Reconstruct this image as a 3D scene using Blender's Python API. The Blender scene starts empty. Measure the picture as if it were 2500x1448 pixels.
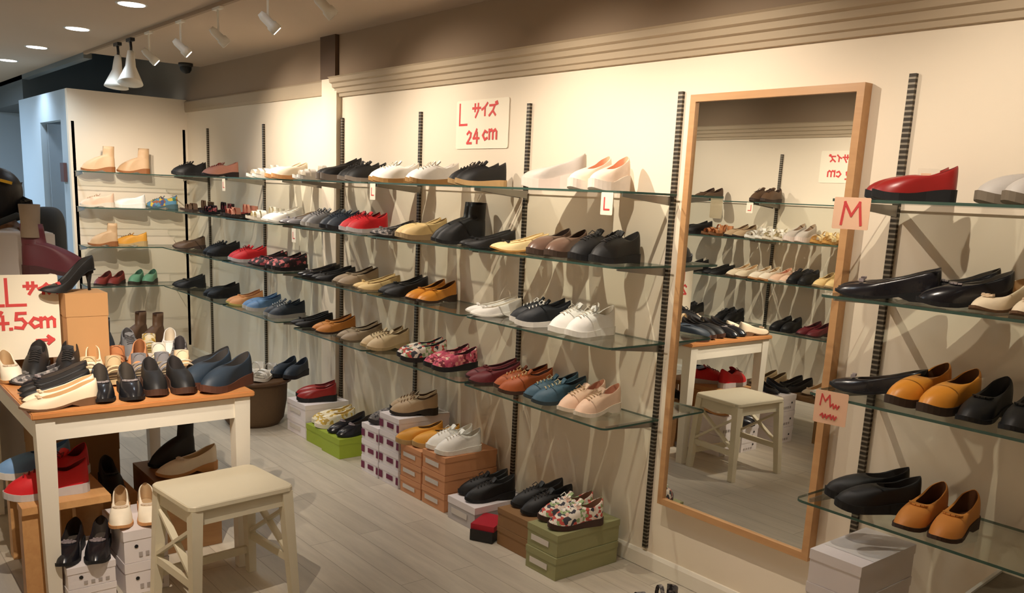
import bpy, bmesh, math, random
from mathutils import Vector, Matrix
random.seed(7)
SC = bpy.context.scene
COL = SC.collection
PI = math.pi

# ---------------------------------------------------------------- camera
CAM = Vector((0.0, -2.7, 1.53))
RIGHT = Vector((0.62667242, 0.77797567, 0.04511697))
DOWN = Vector((0.18728595, -0.09415765, -0.97778234))
FWD = Vector((-0.75644276, 0.621199, -0.20470991))
FPX, CX, CY = 2145.37, 1250.0, 925.0
cd = bpy.data.cameras.new('camera')
cam = bpy.data.objects.new('camera', cd)
COL.objects.link(cam)
m = Matrix.Identity(4)
for i in range(3):
    m[i][0] = RIGHT[i]; m[i][1] = -DOWN[i]; m[i][2] = -FWD[i]; m[i][3] = CAM[i]
cam.matrix_world = m
cd.sensor_fit = 'HORIZONTAL'; cd.sensor_width = 36.0
cd.lens = 36.0 * FPX / 2500.0
cd.shift_y = (CY - 724.0) / 2500.0
cd.clip_start = 0.02
SC.camera = cam

# ---------------------------------------------------------------- world, exposure
w = bpy.data.worlds.new('world'); SC.world = w; w.use_nodes = True
w.node_tree.nodes['Background'].inputs[0].default_value = (0.9, 0.85, 0.8, 1)
w.node_tree.nodes['Background'].inputs[1].default_value = 0.15
SC.view_settings.view_transform = 'Standard'
SC.view_settings.look = 'None'
SC.view_settings.gamma = 1.0
SC.view_settings.use_curve_mapping = False
SC.view_settings.exposure = 0.0

WARM = (1.0, 0.87, 0.72)
COOL = (0.75, 0.88, 1.0)
SPOT_W = 43.0      # wall spots
BACK_W = 62.0      # spots on the opposite wall
DOWN_W = 11.0       # recessed downlights
TRACK_Z = 2.41
TABLE_W = 150.0     # spots over the table and floor

# ---------------------------------------------------------------- helpers
def at(px, py, axis, val):
    """point of the photo's pixel lying on the plane x, y or z = val"""
    d = RIGHT * (px - CX) + DOWN * (py - CY) + FWD * FPX
    t = (val - CAM[axis]) / d[axis]
    return CAM + d * t

def lin(c):
    return tuple(((v / 255.0) / 12.92 if v / 255.0 <= 0.04045 else ((v / 255.0 + 0.055) / 1.055) ** 2.4) for v in c[:3]) + (1.0,)

def mat(name, rgb, rough=0.6, metal=0.0, var=0.0, scale=30.0, bump=0.0, spec=0.5):
    mt = bpy.data.materials.new(name); mt.use_nodes = True
    nt = mt.node_tree; b = nt.nodes['Principled BSDF']
    b.inputs['Base Color'].default_value = lin(rgb)
    b.inputs['Roughness'].default_value = rough
    b.inputs['Metallic'].default_value = metal
    b.inputs['Specular IOR Level'].default_value = spec
    if var > 0 or bump > 0:
        tc = nt.nodes.new('ShaderNodeTexCoord'); no = nt.nodes.new('ShaderNodeTexNoise')
        no.inputs['Scale'].default_value = scale; no.inputs['Detail'].default_value = 4
        nt.links.new(tc.outputs['Object'], no.inputs['Vector'])
        if var > 0:
            mx = nt.nodes.new('ShaderNodeMix'); mx.data_type = 'RGBA'
            c = lin(rgb)
            mx.inputs[6].default_value = tuple(x * (1 - var) for x in c[:3]) + (1,)
            mx.inputs[7].default_value = tuple(min(1, x * (1 + var)) for x in c[:3]) + (1,)
            nt.links.new(no.outputs['Fac'], mx.inputs[0]); nt.links.new(mx.outputs[2], b.inputs['Base Color'])
        if bump > 0:
            bp = nt.nodes.new('ShaderNodeBump'); bp.inputs['Strength'].default_value = bump; bp.inputs['Distance'].default_value = 0.002
            nt.links.new(no.outputs['Fac'], bp.inputs['Height']); nt.links.new(bp.outputs['Normal'], b.inputs['Normal'])
    return mt

def wood(name, c1, c2, scale=(2, 18, 18), rough=0.45):
    mt = mat(name, c1, rough); nt = mt.node_tree; b = nt.nodes['Principled BSDF']
    tc = nt.nodes.new('ShaderNodeTexCoord'); mp = nt.nodes.new('ShaderNodeMapping'); mp.inputs['Scale'].default_value = scale
    no = nt.nodes.new('ShaderNodeTexNoise'); no.inputs['Scale'].default_value = 2.0; no.inputs['Detail'].default_value = 6; no.inputs['Distortion'].default_value = 0.6
    mx = nt.nodes.new('ShaderNodeMix'); mx.data_type = 'RGBA'; mx.inputs[6].default_value = lin(c1); mx.inputs[7].default_value = lin(c2)
    nt.links.new(tc.outputs['Object'], mp.inputs[0]); nt.links.new(mp.outputs[0], no.inputs['Vector'])
    nt.links.new(no.outputs['Fac'], mx.inputs[0]); nt.links.new(mx.outputs[2], b.inputs['Base Color'])
    return mt

def floral(name, base, cols, scale=70.0):
    mt = mat(name, base, 0.7); nt = mt.node_tree; b = nt.nodes['Principled BSDF']
    tc = nt.nodes.new('ShaderNodeTexCoord'); vo = nt.nodes.new('ShaderNodeTexVoronoi'); vo.inputs['Scale'].default_value = scale
    sp = nt.nodes.new('ShaderNodeSeparateColor'); cr = nt.nodes.new('ShaderNodeValToRGB'); cr.color_ramp.interpolation = 'CONSTANT'
    cs = [base] + cols
    while len(cr.color_ramp.elements) < len(cs): cr.color_ramp.elements.new(0.5)
    for i, c in enumerate(cs):
        cr.color_ramp.elements[i].position = 0.0 if i == 0 else 0.4 + 0.6 * (i - 1) / len(cols)
        cr.color_ramp.elements[i].color = lin(c)
    nt.links.new(tc.outputs['Object'], vo.inputs['Vector']); nt.links.new(vo.outputs['Color'], sp.inputs[0])
    nt.links.new(sp.outputs[0], cr.inputs[0]); nt.links.new(cr.outputs[0], b.inputs['Base Color'])
    return mt

def emit(name, rgb, strength):
    mt = bpy.data.materials.new(name); mt.use_nodes = True
    b = mt.node_tree.nodes['Principled BSDF']
    b.inputs['Emission Color'].default_value = lin(rgb); b.inputs['Emission Strength'].default_value = strength
    b.inputs['Base Color'].default_value = lin(rgb)
    return mt

def glass(name, tint, refl, rough=0.02, opacity=0.0, body=(60, 90, 80)):
    mt = bpy.data.materials.new(name); mt.use_nodes = True
    nt = mt.node_tree; nt.nodes.clear()
    out = nt.nodes.new('ShaderNodeOutputMaterial'); tr = nt.nodes.new('ShaderNodeBsdfTransparent'); tr.inputs[0].default_value = lin(tint)
    gl = nt.nodes.new('ShaderNodeBsdfGlossy'); gl.inputs['Roughness'].default_value = rough
    lw = nt.nodes.new('ShaderNodeLayerWeight'); lw.inputs[0].default_value = 0.5
    pw = nt.nodes.new('ShaderNodeMath'); pw.operation = 'POWER'; pw.inputs[1].default_value = 5.0
    mul = nt.nodes.new('ShaderNodeMath'); mul.operation = 'MULTIPLY_ADD'; mul.inputs[1].default_value = refl * .9; mul.inputs[2].default_value = .035
    nt.links.new(lw.outputs['Facing'], pw.inputs[0]); nt.links.new(pw.outputs[0], mul.inputs[0])
    mx = nt.nodes.new('ShaderNodeMixShader'); nt.links.new(mul.outputs[0], mx.inputs[0])
    if opacity > 0:
        df = nt.nodes.new('ShaderNodeBsdfDiffuse'); df.inputs[0].default_value = lin(body)
        m2 = nt.nodes.new('ShaderNodeMixShader'); m2.inputs[0].default_value = opacity
        nt.links.new(tr.outputs[0], m2.inputs[1]); nt.links.new(df.outputs[0], m2.inputs[2]); nt.links.new(m2.outputs[0], mx.inputs[1])
    else:
        nt.links.new(tr.outputs[0], mx.inputs[1])
    nt.links.new(gl.outputs[0], mx.inputs[2]); nt.links.new(mx.outputs[0], out.inputs[0])
    return mt

class MB:
    """collects shapes, links them as one mesh object"""
    def __init__(s): s.v = []; s.f = []
    def add(s, vs, fs):
        n = len(s.v); s.v += [tuple(v) for v in vs]; s.f += [tuple(i + n for i in f) for f in fs]; return s
    def box(s, x0, x1, y0, y1, z0, z1, b=0.0):
        if b <= 0:
            vs = [(x, y, z) for x in (x0, x1) for y in (y0, y1) for z in (z0, z1)]
            fs = [(0, 1, 3, 2), (4, 6, 7, 5), (0, 4, 5, 1), (2, 3, 7, 6), (0, 2, 6, 4), (1, 5, 7, 3)]
            return s.add(vs, fs)
        bm = bmesh.new(); bmesh.ops.create_cube(bm, size=1)
        for v in bm.verts: v.co = Vector(((x0 + x1) / 2 + v.co.x * (x1 - x0), (y0 + y1) / 2 + v.co.y * (y1 - y0), (z0 + z1) / 2 + v.co.z * (z1 - z0)))
        bmesh.ops.bevel(bm, geom=bm.edges[:], offset=b, segments=2, affect='EDGES')
        s.bm(bm); return s
    def bm(s, bm):
        bm.verts.index_update()
        s.add([v.co for v in bm.verts], [[v.index for v in f.verts] for f in bm.faces]); bm.free()
    def bar(s, p, q, w, h=None, up=(0, 0, 1), w2=None, h2=None):
        p = Vector(p); q = Vector(q); h = h or w; w2 = w2 or w; h2 = h2 or h
        d = (q - p).normalized(); u = Vector(up)
        if abs(d.dot(u)) > 0.98: u = Vector((1, 0, 0))
        a = d.cross(u).normalized(); c = a.cross(d).normalized()
        vs = [p + a * (sx * w / 2) + c * (sz * h / 2) for sx, sz in ((-1, -1), (1, -1), (1, 1), (-1, 1))]
        vs += [q + a * (sx * w2 / 2) + c * (sz * h2 / 2) for sx, sz in ((-1, -1), (1, -1), (1, 1), (-1, 1))]
        return s.add(vs, [(3, 2, 1, 0), (4, 5, 6, 7), (0, 1, 5, 4), (1, 2, 6, 5), (2, 3, 7, 6), (3, 0, 4, 7)])
    def tube(s, pts, r, n=8, r2=None):
        pts = [Vector(p) for p in pts]; rings = []
        for i, p in enumerate(pts):
            d = (pts[min(i + 1, len(pts) - 1)] - pts[max(i - 1, 0)]).normalized()
            u = Vector((0, 0, 1)) if abs(d.z) < 0.9 else Vector((1, 0, 0))
            a = d.cross(u).normalized(); c = a.cross(d)
            rr = r if r2 is None else r + (r2 - r) * i / (len(pts) - 1)
            if isinstance(r, (list, tuple)): rr = r[i]
            rings.append([p + (a * math.cos(2 * PI * k / n) + c * math.sin(2 * PI * k / n)) * rr for k in range(n)])
        return s.loft(rings, True, True)
    def loft(s, rings, cap0=False, cap1=False, closed=True):
        n = len(rings[0]); vs = [v for r in rings for v in r]; fs = []
        for i in range(len(rings) - 1):
            for k in range(n if closed else n - 1):
                a = i * n + k; b = i * n + (k + 1) % n
                fs.append((a, b, b + n, a + n))
        if cap0: fs.append(tuple(reversed(range(n))))
        if cap1: fs.append(tuple(range((len(rings) - 1) * n, len(rings) * n)))
        return s.add(vs, fs)
    def lathe(s, prof, c=(0, 0, 0), n=20, cap0=False, cap1=False):
        rings = [[(c[0] + r * math.cos(2 * PI * k / n), c[1] + r * math.sin(2 * PI * k / n), c[2] + z) for k in range(n)] for r, z in prof]
        return s.loft(rings, cap0, cap1)
    def mesh(s, name, m, smooth=False):
        me = bpy.data.meshes.new(name); me.from_pydata([tuple(v) for v in s.v], [], s.f)
        me.materials.append(m)
        if smooth:
            for p in me.polygons: p.use_smooth = True
        me.update(); return me
    def build(s, name, m, parent=None, smooth=False):
        return link(name, s.mesh(name, m, smooth), parent)

def link(name, data, parent=None):
    o = bpy.data.objects.new(name, data); COL.objects.link(o)
    if parent: o.parent = parent
    return o
def tag(o, label=None, cat=None, group=None, kind=None):
    if label: o['label'] = label
    if cat: o['category'] = cat
    if group: o['group'] = group
    if kind: o['kind'] = kind
    return o
def thing(name, label, cat, loc=(0, 0, 0), rz=0.0, group=None):
    o = link(name, None); o.location = loc; o.rotation_euler = (0, 0, rz); o.empty_display_size = 0.05
    return tag(o, label, cat, group)
def struct(name, mb, m, parent=None):
    o = mb.build(name, m, parent)
    if not parent: o['kind'] = 'structure'
    return o

# ---------------------------------------------------------------- materials
M_wall = mat('cream_wall_paint', (238, 224, 202), 0.75, var=0.02, scale=3)
M_taupe = mat('taupe_wall_paint', (160, 140, 118), 0.85, var=0.03, scale=3)
M_pilshade = mat('shaded_pilaster_brown', (96, 76, 60), 0.8, var=0.04, scale=4)
M_ceil = mat('taupe_ceiling_paint', (192, 172, 150), 0.85, var=0.02, scale=2)
M_corn = mat('beige_moulding_paint', (184, 166, 140), 0.7)
M_slate = mat('slate_blue_paint', (112, 118, 120), 0.9)
M_bluewall = mat('pale_blue_grey_paint', (170, 186, 198), 0.8)
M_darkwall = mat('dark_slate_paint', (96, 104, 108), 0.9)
M_white = mat('white_paint', (238, 230, 214), 0.5)
M_stool = mat('pale_khaki_paint', (220, 210, 184), 0.5, var=0.03, scale=12)
M_pine = wood('pine', (226, 176, 118), (200, 146, 92))
M_tabletop = wood('honey_pine', (222, 158, 98), (190, 122, 70), (18, 2, 18), 0.35)
M_frame = wood('pale_oak', (206, 160, 110), (180, 132, 86))
M_mirror = bpy.data.materials.new('silvered_glass'); M_mirror.use_nodes = True
_b = M_mirror.node_tree.nodes['Principled BSDF']; _b.inputs['Metallic'].default_value = 1; _b.inputs['Roughness'].default_value = 0.0; _b.inputs['Base Color'].default_value = (0.86, 0.88, 0.86, 1)
M_glass = glass('shelf_glass', (249, 252, 250), 0.9)
M_edge = glass('green_glass_edge', (120, 150, 138), 0.9, 0.1, 0.9, (66, 92, 82))
M_steel = mat('brushed_steel', (150, 146, 138), 0.4, 0.8)
M_slot = mat('slotted_steel', (128, 122, 112), 0.45, 0.6)
nt = M_slot.node_tree
tc = nt.nodes.new('ShaderNodeTexCoord'); sx = nt.nodes.new('ShaderNodeSeparateXYZ'); mm = nt.nodes.new('ShaderNodeMath'); mm.operation = 'MULTIPLY'; mm.inputs[1].default_value = 62
fr = nt.nodes.new('ShaderNodeMath'); fr.operation = 'FRACT'; gt = nt.nodes.new('ShaderNodeMath'); gt.operation = 'GREATER_THAN'; gt.inputs[1].default_value = 0.38
mx = nt.nodes.new('ShaderNodeMix'); mx.data_type = 'RGBA'; mx.inputs[6].default_value = lin((138, 130, 116)); mx.inputs[7].default_value = lin((62, 56, 48))
nt.links.new(tc.outputs['Object'], sx.inputs[0]); nt.links.new(sx.outputs[2], mm.inputs[0]); nt.links.new(mm.outputs[0], fr.inputs[0]); nt.links.new(fr.outputs[0], gt.inputs[0])
nt.links.new(gt.outputs[0], mx.inputs[0]); nt.links.new(mx.outputs[2], nt.nodes['Principled BSDF'].inputs['Base Color'])
M_black = mat('black_plastic', (22, 22, 24), 0.5)
M_lampwhite = mat('white_enamel', (225, 222, 212), 0.4)
M_ink = mat('red_marker_ink', (220, 76, 74), 0.7)
M_paper = mat('cream_paper', (250, 240, 218), 0.8)
M_pinkpaper = mat('peach_card', (252, 206, 172), 0.8)
M_card = mat('kraft_cardboard', (196, 148, 98), 0.85, var=0.05, scale=8)
M_brownbox = mat('brown_cardboard', (140, 104, 66), 0.85, var=0.05, scale=8)

M_floor = mat('pale_washed_planks', (190, 176, 156), 0.42)
nt = M_floor.node_tree; b = nt.nodes['Principled BSDF']
tc = nt.nodes.new('ShaderNodeTexCoord'); br = nt.nodes.new('ShaderNodeTexBrick')
br.inputs['Color1'].default_value = lin((214, 203, 184)); br.inputs['Color2'].default_value = lin((200, 189, 171)); br.inputs['Mortar'].default_value = lin((170, 158, 140))
br.inputs['Scale'].default_value = 1.0; br.inputs['Brick Width'].default_value = 1.1; br.inputs['Row Height'].default_value = 0.12; br.inputs['Mortar Size'].default_value = 0.0018
mp = nt.nodes.new('ShaderNodeMapping'); mp.inputs['Scale'].default_value = (1.2, 9, 1)
no = nt.nodes.new('ShaderNodeTexNoise'); no.inputs['Scale'].default_value = 2.2; no.inputs['Detail'].default_value = 7; no.inputs['Roughness'].default_value = 0.65
mx = nt.nodes.new('ShaderNodeMix'); mx.data_type = 'RGBA'; mx.blend_type = 'MULTIPLY'; mx.inputs[0].default_value = 0.55
cr = nt.nodes.new('ShaderNodeValToRGB'); cr.color_ramp.elements[0].position = 0.3; cr.color_ramp.elements[0].color = (0.6, 0.6, 0.6, 1); cr.color_ramp.elements[1].position = 0.7; cr.color_ramp.elements[1].color = (1, 1, 1, 1)
nt.links.new(tc.outputs['Object'], br.inputs['Vector']); nt.links.new(tc.outputs['Object'], mp.inputs[0]); nt.links.new(mp.outputs[0], no.inputs['Vector'])
nt.links.new(no.outputs['Fac'], cr.inputs[0]); nt.links.new(br.outputs['Color'], mx.inputs[6]); nt.links.new(cr.outputs[0], mx.inputs[7]); nt.links.new(mx.outputs[2], b.inputs['Base Color'])

# ---------------------------------------------------------------- room shell
ZC = 2.43; YB = -3.61; XE = -7.8; XR = 1.9; XF = -11.6
struct('floor', MB().box(XF, XR, YB, 0.0, -0.05, 0.0), M_floor)
struct('wall_right', MB().box(XE - 1.9, XR, 0.0, 0.12, 0.0, 2.18), M_wall)
tag(MB().box(XE - 1.9, -5.055, 0.0, 0.12, 2.18, ZC + 0.5).build('trim_1', M_taupe), kind='structure')
tag(MB().box(-5.055, XR, -0.02, 0.12, 2.18, ZC + 0.05).build('trim_2', M_taupe), kind='structure')
# pilaster between the two shelf runs, upper face coloured darker brown to put in its shade
struct('trim_3', MB().box(-5.255, -5.06, -0.035, 0.02, 0.0, 2.18), M_wall)
struct('trim_4', MB().box(-5.255, -5.06, -0.045, 0.02, 2.18, ZC), M_pilshade)
# cornice: stepped moulding from the pilaster to the right; plain band to the left
def cornice(name, x0, x1, z0, z1, y, sgn=-1, flat=False):
    if flat: prof = [(0, z0), (0.015, z0), (0.02, z0 + 0.02), (0.02, z1 - 0.01), (0.012, z1), (0, z1)]
    else:
        h = z1 - z0
        prof = [(0, z0), (0.02, z0), (0.022, z0 + .16 * h), (0.034, z0 + .2 * h), (0.036, z0 + .42 * h), (0.052, z0 + .47 * h), (0.055, z0 + .66 * h), (0.072, z0 + .72 * h), (0.075, z0 + .94 * h), (0.085, z0 + h), (0, z0 + h)]
    mb = MB(); mb.loft([[(x, y + sgn * d, z) for d, z in prof] for x in (x0, x1)], True, True)
    return struct(name, mb, M_corn)
cornice('trim_5', -5.085, XR, 2.07, 2.18, 0.0)
cornice('trim_6', XE, -5.256, 2.09, 2.18, 0.0, flat=True)
cornice('trim_7', -9.5, XR, 2.07, 2.18, YB, 1)
struct('wall_left', MB().box(XF, XR, YB - 0.12, YB, 0.0, 2.18), M_wall)
tag(MB().box(XF, XR, YB - 0.12, YB + 0.005, 2.18, ZC + 0.5).build('trim_8', M_taupe), kind='structure')
struct('wall_near', MB().box(XR, XR + 0.1, YB, 0.1, 0, ZC + 0.1), M_wall)
struct('wall_far', MB().box(XF - 0.1, XF, YB, 0.1, 0, 3.0), M_bluewall)
struct('trim_9', MB().box(XF, XF + 0.05, YB, -0.92, 2.0, 3.0), M_darkwall)
# ceiling over the shop floor; it stops short of the store room's raised, dark part
struct('ceiling', MB().box(-7.45, XR, YB, 0.1, ZC, ZC + 0.06).box(XF, -7.45, YB, -0.88, ZC, ZC + 0.06), M_ceil)
struct('trim_10', MB().box(XF, -7.45, -0.88, -0.82, ZC - 0.04, 2.95), M_slate)
struct('trim_11', MB().box(-7.45, -7.40, -0.82, 0.1, ZC + 0.01, 2.95), M_slate)
struct('trim_12', MB().box(XF, -7.40, -0.88, 0.1, 2.95, 3.0), M_darkwall)
struct('wall_store_back', MB().box(XF, XE - 1.9, -0.88, 0.1, 2.18, 2.95), M_darkwall)
# panel closing the shelf run, store-room face with its doorway
struct('wall_end', MB().box(XE - 0.06, XE, -0.93, 0.0, 0.0, 2.19), M_wall)
struct('wall_store', MB().box(-8.05, XE - 0.06, -0.93, -0.87, 0, 2.19).box(-8.8, -8.05, -0.93, -0.87, 1.96, 2.19).box(-9.65, -8.8, -0.93, -0.87, 0, 2.19), M_bluewall)
struct('wall_store_side', MB().box(-9.65, -9.6, -0.87, 0.0, 0, 2.19), M_bluewall)
struct('door_1', MB().box(-8.79, -8.76, -0.88, -0.1, 0.0, 1.955).box(-8.8, -8.07, -0.12, -0.08, 0, 1.96), mat('grey_blue_door', (130, 142, 152), 0.7))
# skirting boards
def skirt(name, x0, x1, y, sgn):
    mb = MB(); mb.loft([[(x, y + sgn * d, z) for d, z in ((0, 0.002), (0.014, 0.002), (0.014, 0.06), (0.008, 0.075), (0, 0.075))] for x in (x0, x1)], True, True)
    struct(name, mb, M_white)
skirt('baseboard_right', -5.05, XR, 0.0, -1)
skirt('baseboard_far', XE, -5.26, 0.0, -1)
skirt('baseboard_left', -9.5, XR, YB, 1)

# ---------------------------------------------------------------- lamps
def add_spot(parent, loc, target, power, size, color, radius=0.007, blend=1.0):
    ld = bpy.data.lights.new('spot', 'SPOT'); ld.energy = power; ld.color = color; ld.spot_size = math.radians(size); ld.spot_blend = blend; ld.shadow_soft_size = radius
    o = bpy.data.objects.new('spot', ld); COL.objects.link(o); o.parent = parent
    o.location = loc
    d = Vector(target) - Vector(parent.location) - Vector(loc)
    o.rotation_euler = d.to_track_quat('-Z', 'Y').to_euler()
    return o

M_bulb = emit('lit_bulb', (255, 244, 225), 9.0)
M_dimbulb = emit('dim_bulb', (255, 240, 215), 1.2)
M_bulbcool = emit('lit_downlight', (235, 244, 255), 14.0)
def track_head(x, y, target, lit, label, power=0.0, size=80, grp='track spotlights on the ceiling rail'):
    t = thing('track_spotlight', label, 'spotlight', (x, y, TRACK_Z), 0, grp)
    MB().box(-0.05, 0.05, -0.012, 0.012, -0.012, 0.0).build('adapter', M_lampwhite, t)
    MB().tube([(0, 0, -0.01), (0, 0, -0.125)], 0.006).build('stem', M_lampwhite, t)
    p = Vector((0, 0, -0.14)); d = (Vector(target) - Vector((x, y, TRACK_Z)) - p).normalized()
    hd = MB().tube([p - d * 0.05, p - d * 0.03, p + d * 0.015, p + d * 0.02, p + d * 0.055], [0.014, 0.021, 0.021, 0.027, 0.028], 16).build('lamp_head', M_lampwhite, t, True)
    MB().tube([p + d * 0.052, p + d * 0.058], 0.022, 16).build('bulb', M_bulb if lit else M_lampwhite, hd)
    if power: add_spot(t, p + d * 0.09, target, power, size, WARM)
    return t

RAILY = -0.88
tag(MB().box(-7.4, XR - 0.3, RAILY - 0.011, RAILY + 0.011, TRACK_Z, ZC).build('track_rail', M_taupe), 'long white lighting track running along the ceiling toward the dark store room', 'track')
tag(MB().box(-6.0, XR - 0.3, -2.215, -2.185, TRACK_Z, ZC).build('track_rail', M_corn), 'white lighting track on the ceiling beside the wall of small sizes, seen in the mirror', 'track')
WALLT = [-6.35, -5.5, -4.4, -3.25, -2.2, -1.2, -0.2, 0.7]
heads = [(-5.89, True, 'small white spotlight with glowing bulb, next to the two cone lamps'),
         (-5.32, True, 'small white spotlight with glowing end, second along the track from the cone lamps'),
         (-4.75, False, 'small beige unlit spotlight, third along the track from the cone lamps'),
         (-4.13, True, 'white spotlight with ringed head, fourth along the track from the cone lamps'),
         (-3.57, False, 'faint beige spotlight on the ceiling track, cut by the top edge of the photo')]
for x, lit, lab in heads:
    track_head(x, RAILY, (x + 0.25, -0.02, 1.45), lit, lab, SPOT_W if lit else 0.0, 112)
for x, k in ((-2.85, 1.15), (-2.1, 1.0), (-1.1, .68), (0.1, .4)):
    track_head(x, RAILY, (x + 0.05, -0.02, 1.42), True, 'white ceiling track spotlight over the shelves, above the top edge of the photo', SPOT_W * k, 112)
for x in (-5.0, -3.85, -3.2, -1.6, -0.2):
    track_head(x, -2.2, (x, YB, 1.25), True, 'white ceiling spotlight beside the wall of small sizes, hanging at the mirror top', BACK_W, 95, 'spotlights on the rear ceiling rail')
for x, tgt in ((-2.1, (-3.3, -1.75, .7)), (-2.5, (-3.9, -1.6, .75)), (-0.9, (-2.3, -1.3, 0))):
    track_head(x, -2.2, tgt, True, 'white ceiling spotlight on the rear rail, turned toward the display table', TABLE_W if x < -2 else 14, 48, 'spotlights on the rear ceiling rail')
for x, tx, lab in ((-6.56, -6.3, 'cream cone shaded lamp, left of the two hanging side by side from the track'), (-6.27, -5.8, 'white cone shaded lamp, right of the two hanging side by side from the track')):
    t = thing('cone_lamp', lab, 'lamp', (x, RAILY, TRACK_Z), 0, 'cone lamps on the ceiling track')
    MB().box(-0.05, 0.05, -0.014, 0.014, -0.02, 0.0).build('adapter', M_black, t)
    MB().tube([(0, 0, -0.01), (0.01, 0, -0.06), (0.0, 0, -0.1)], 0.009).build('arm', M_black, t)
    d = Vector((0.10 if x < -6.4 else 0.24, -0.12, -1)).normalized(); p = Vector((0, 0, -0.08))
    MB().tube([p, p + d * 0.04, p + d * 0.10, p + d * 0.20, p + d * 0.212], [0.02, 0.026, 0.032, 0.074, 0.078], 24).build('lamp_shade', M_lampwhite, t, True)
    MB().tube([p + d * 0.205, p + d * 0.209], 0.068, 20).build('bulb', M_dimbulb, t)
    add_spot(t, p + d * 0.30, (-7.8, -0.45, 1.2), 42, 75, WARM)
M_ring = mat('downlight_trim', (205, 200, 190), 0.4)
for i, (x, lab) in enumerate(((-8.59, 'farthest round recessed downlight glowing at the left edge'), (-7.49, 'glowing recessed downlight, third from the camera'), (-6.31, 'glowing recessed downlight, second from the camera'), (-5.17, 'nearest glowing recessed downlight, cut by the top edge of the photo'), (-4.02, 'recessed downlight above the table, outside the photo'), (-1.9, 'recessed downlight near the camera, outside the photo'))):
    t = thing('downlight', lab, 'downlight', (x, -1.185, ZC), 0, 'recessed downlights in the ceiling')
    MB().lathe([(0.064, -0.001), (0.078, -0.004), (0.081, 0.0)], n=28).build('trim_ring', M_ring, t, True)
    MB().lathe([(0.066, -0.004), (0.0001, -0.0045)], n=28).build('diffuser', M_bulbcool, t)
    ld = bpy.data.lights.new('downlight', 'SPOT'); ld.energy = DOWN_W * (3.0 if x < -6 else 1.0); ld.color = COOL; ld.spot_size = math.radians(130); ld.spot_blend = 0.8; ld.shadow_soft_size = 0.06
    o = link('downlight_light', ld, t); o.location = (0, 0, -0.02)
# cool light of the back of the shop
for x, y, z, e in ((-9.6, -2.4, 2.36, 70), (-8.4, -0.155, 2.12, 10)):
    t = thing('ceiling_panel_light' if y < -1 else 'store_room_lamp', 'flat cool white ceiling panel lighting the far end of the shop' if y < -1 else 'small cool lamp inside the store room doorway', 'lamp', (x, y, z))
    MB().box(-0.3, 0.3, -0.15, 0.15, 0, 0.03).build('housing', M_lampwhite, t)
    ld = bpy.data.lights.new('panel', 'AREA'); ld.energy = e; ld.color = (0.62, 0.8, 1.0); ld.size = 0.5
    o = link('panel_light', ld, t); o.location = (0, 0, -0.01)
t = thing('security_camera', 'small black dome security camera on the ceiling above the corner of the shelves', 'camera', (-7.33, -0.16, ZC))
MB().lathe([(0.001, 0), (0.055, 0), (0.055, -0.02), (0.04, -0.03), (0.0001, -0.03)], n=20).build('mount', mat('dark_grey_plastic', (60, 56, 52), 0.5), t, True)
MB().lathe([(0.045, -0.03), (0.043, -0.05), (0.03, -0.07), (0.0001, -0.08)], n=20).build('lens_dome', M_black, t, True)

# ---------------------------------------------------------------- standards and glass shelves
ZS = [1.562, 1.286, 0.98, 0.664]
def upright(x, y, ztop, zbot, label, sgn=-1, along='x', grp='slotted shelf standards'):
    o = MB().box(-0.011, 0.011, min(0, sgn * 0.014), max(0, sgn * 0.014), 0, ztop - zbot).build('shelf_standard', M_slot)
    o.location = (x, y, zbot)
    if along == 'y': o.rotation_euler = (0, 0, -PI / 2)
    return tag(o, label, 'shelf standard', grp)
ups = [(-7.31, 'thin grey slotted standard nearest the inner corner, on the long wall'), (-6.21, 'thin grey slotted standard halfway along the far shelf run'),
       (-5.285, 'thin grey slotted standard just left of the pilaster'), (-5.035, 'thin grey slotted standard just right of the pilaster'), (-4.155, 'slotted standard left of the red L size poster'),
       (-3.243, 'dark slotted standard right of the red L size poster'), (-2.338, 'tall dark slotted standard left of the leaning-size wall mirror'), (-1.426, 'tall slotted standard right of the wall mirror, behind the red shoes')]
ups[6] = (-2.338, 'tall dark slotted standard just left of the tall wall mirror')
for x, lab in ups: upright(x, 0.0 if x != -5.285 else 0.0, 1.945, 0.09, lab)
for x in (-0.51, 0.4): upright(x, 0.0, 1.945, 0.09, 'slotted standard of the medium size shelves, right of the photo edge')
upright(XE, -0.03, 1.945, 0.09, 'slotted standard on the end panel beside the inner corner', along='y')
upright(XE, -0.90, 1.945, 0.09, 'slotted standard at the free edge of the end panel by the doorway', along='y')
for i, x in enumerate((-7.13, -6.18, -5.23, -4.31, -3.39, -2.43)): upright(x, YB, 1.945, 0.09, 'slotted standard number %s from the far end of the opposite wall, shown in the mirror' % ('one', 'two', 'three', 'four', 'five', 'six')[i], 1, grp='standards on the opposite wall')

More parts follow.
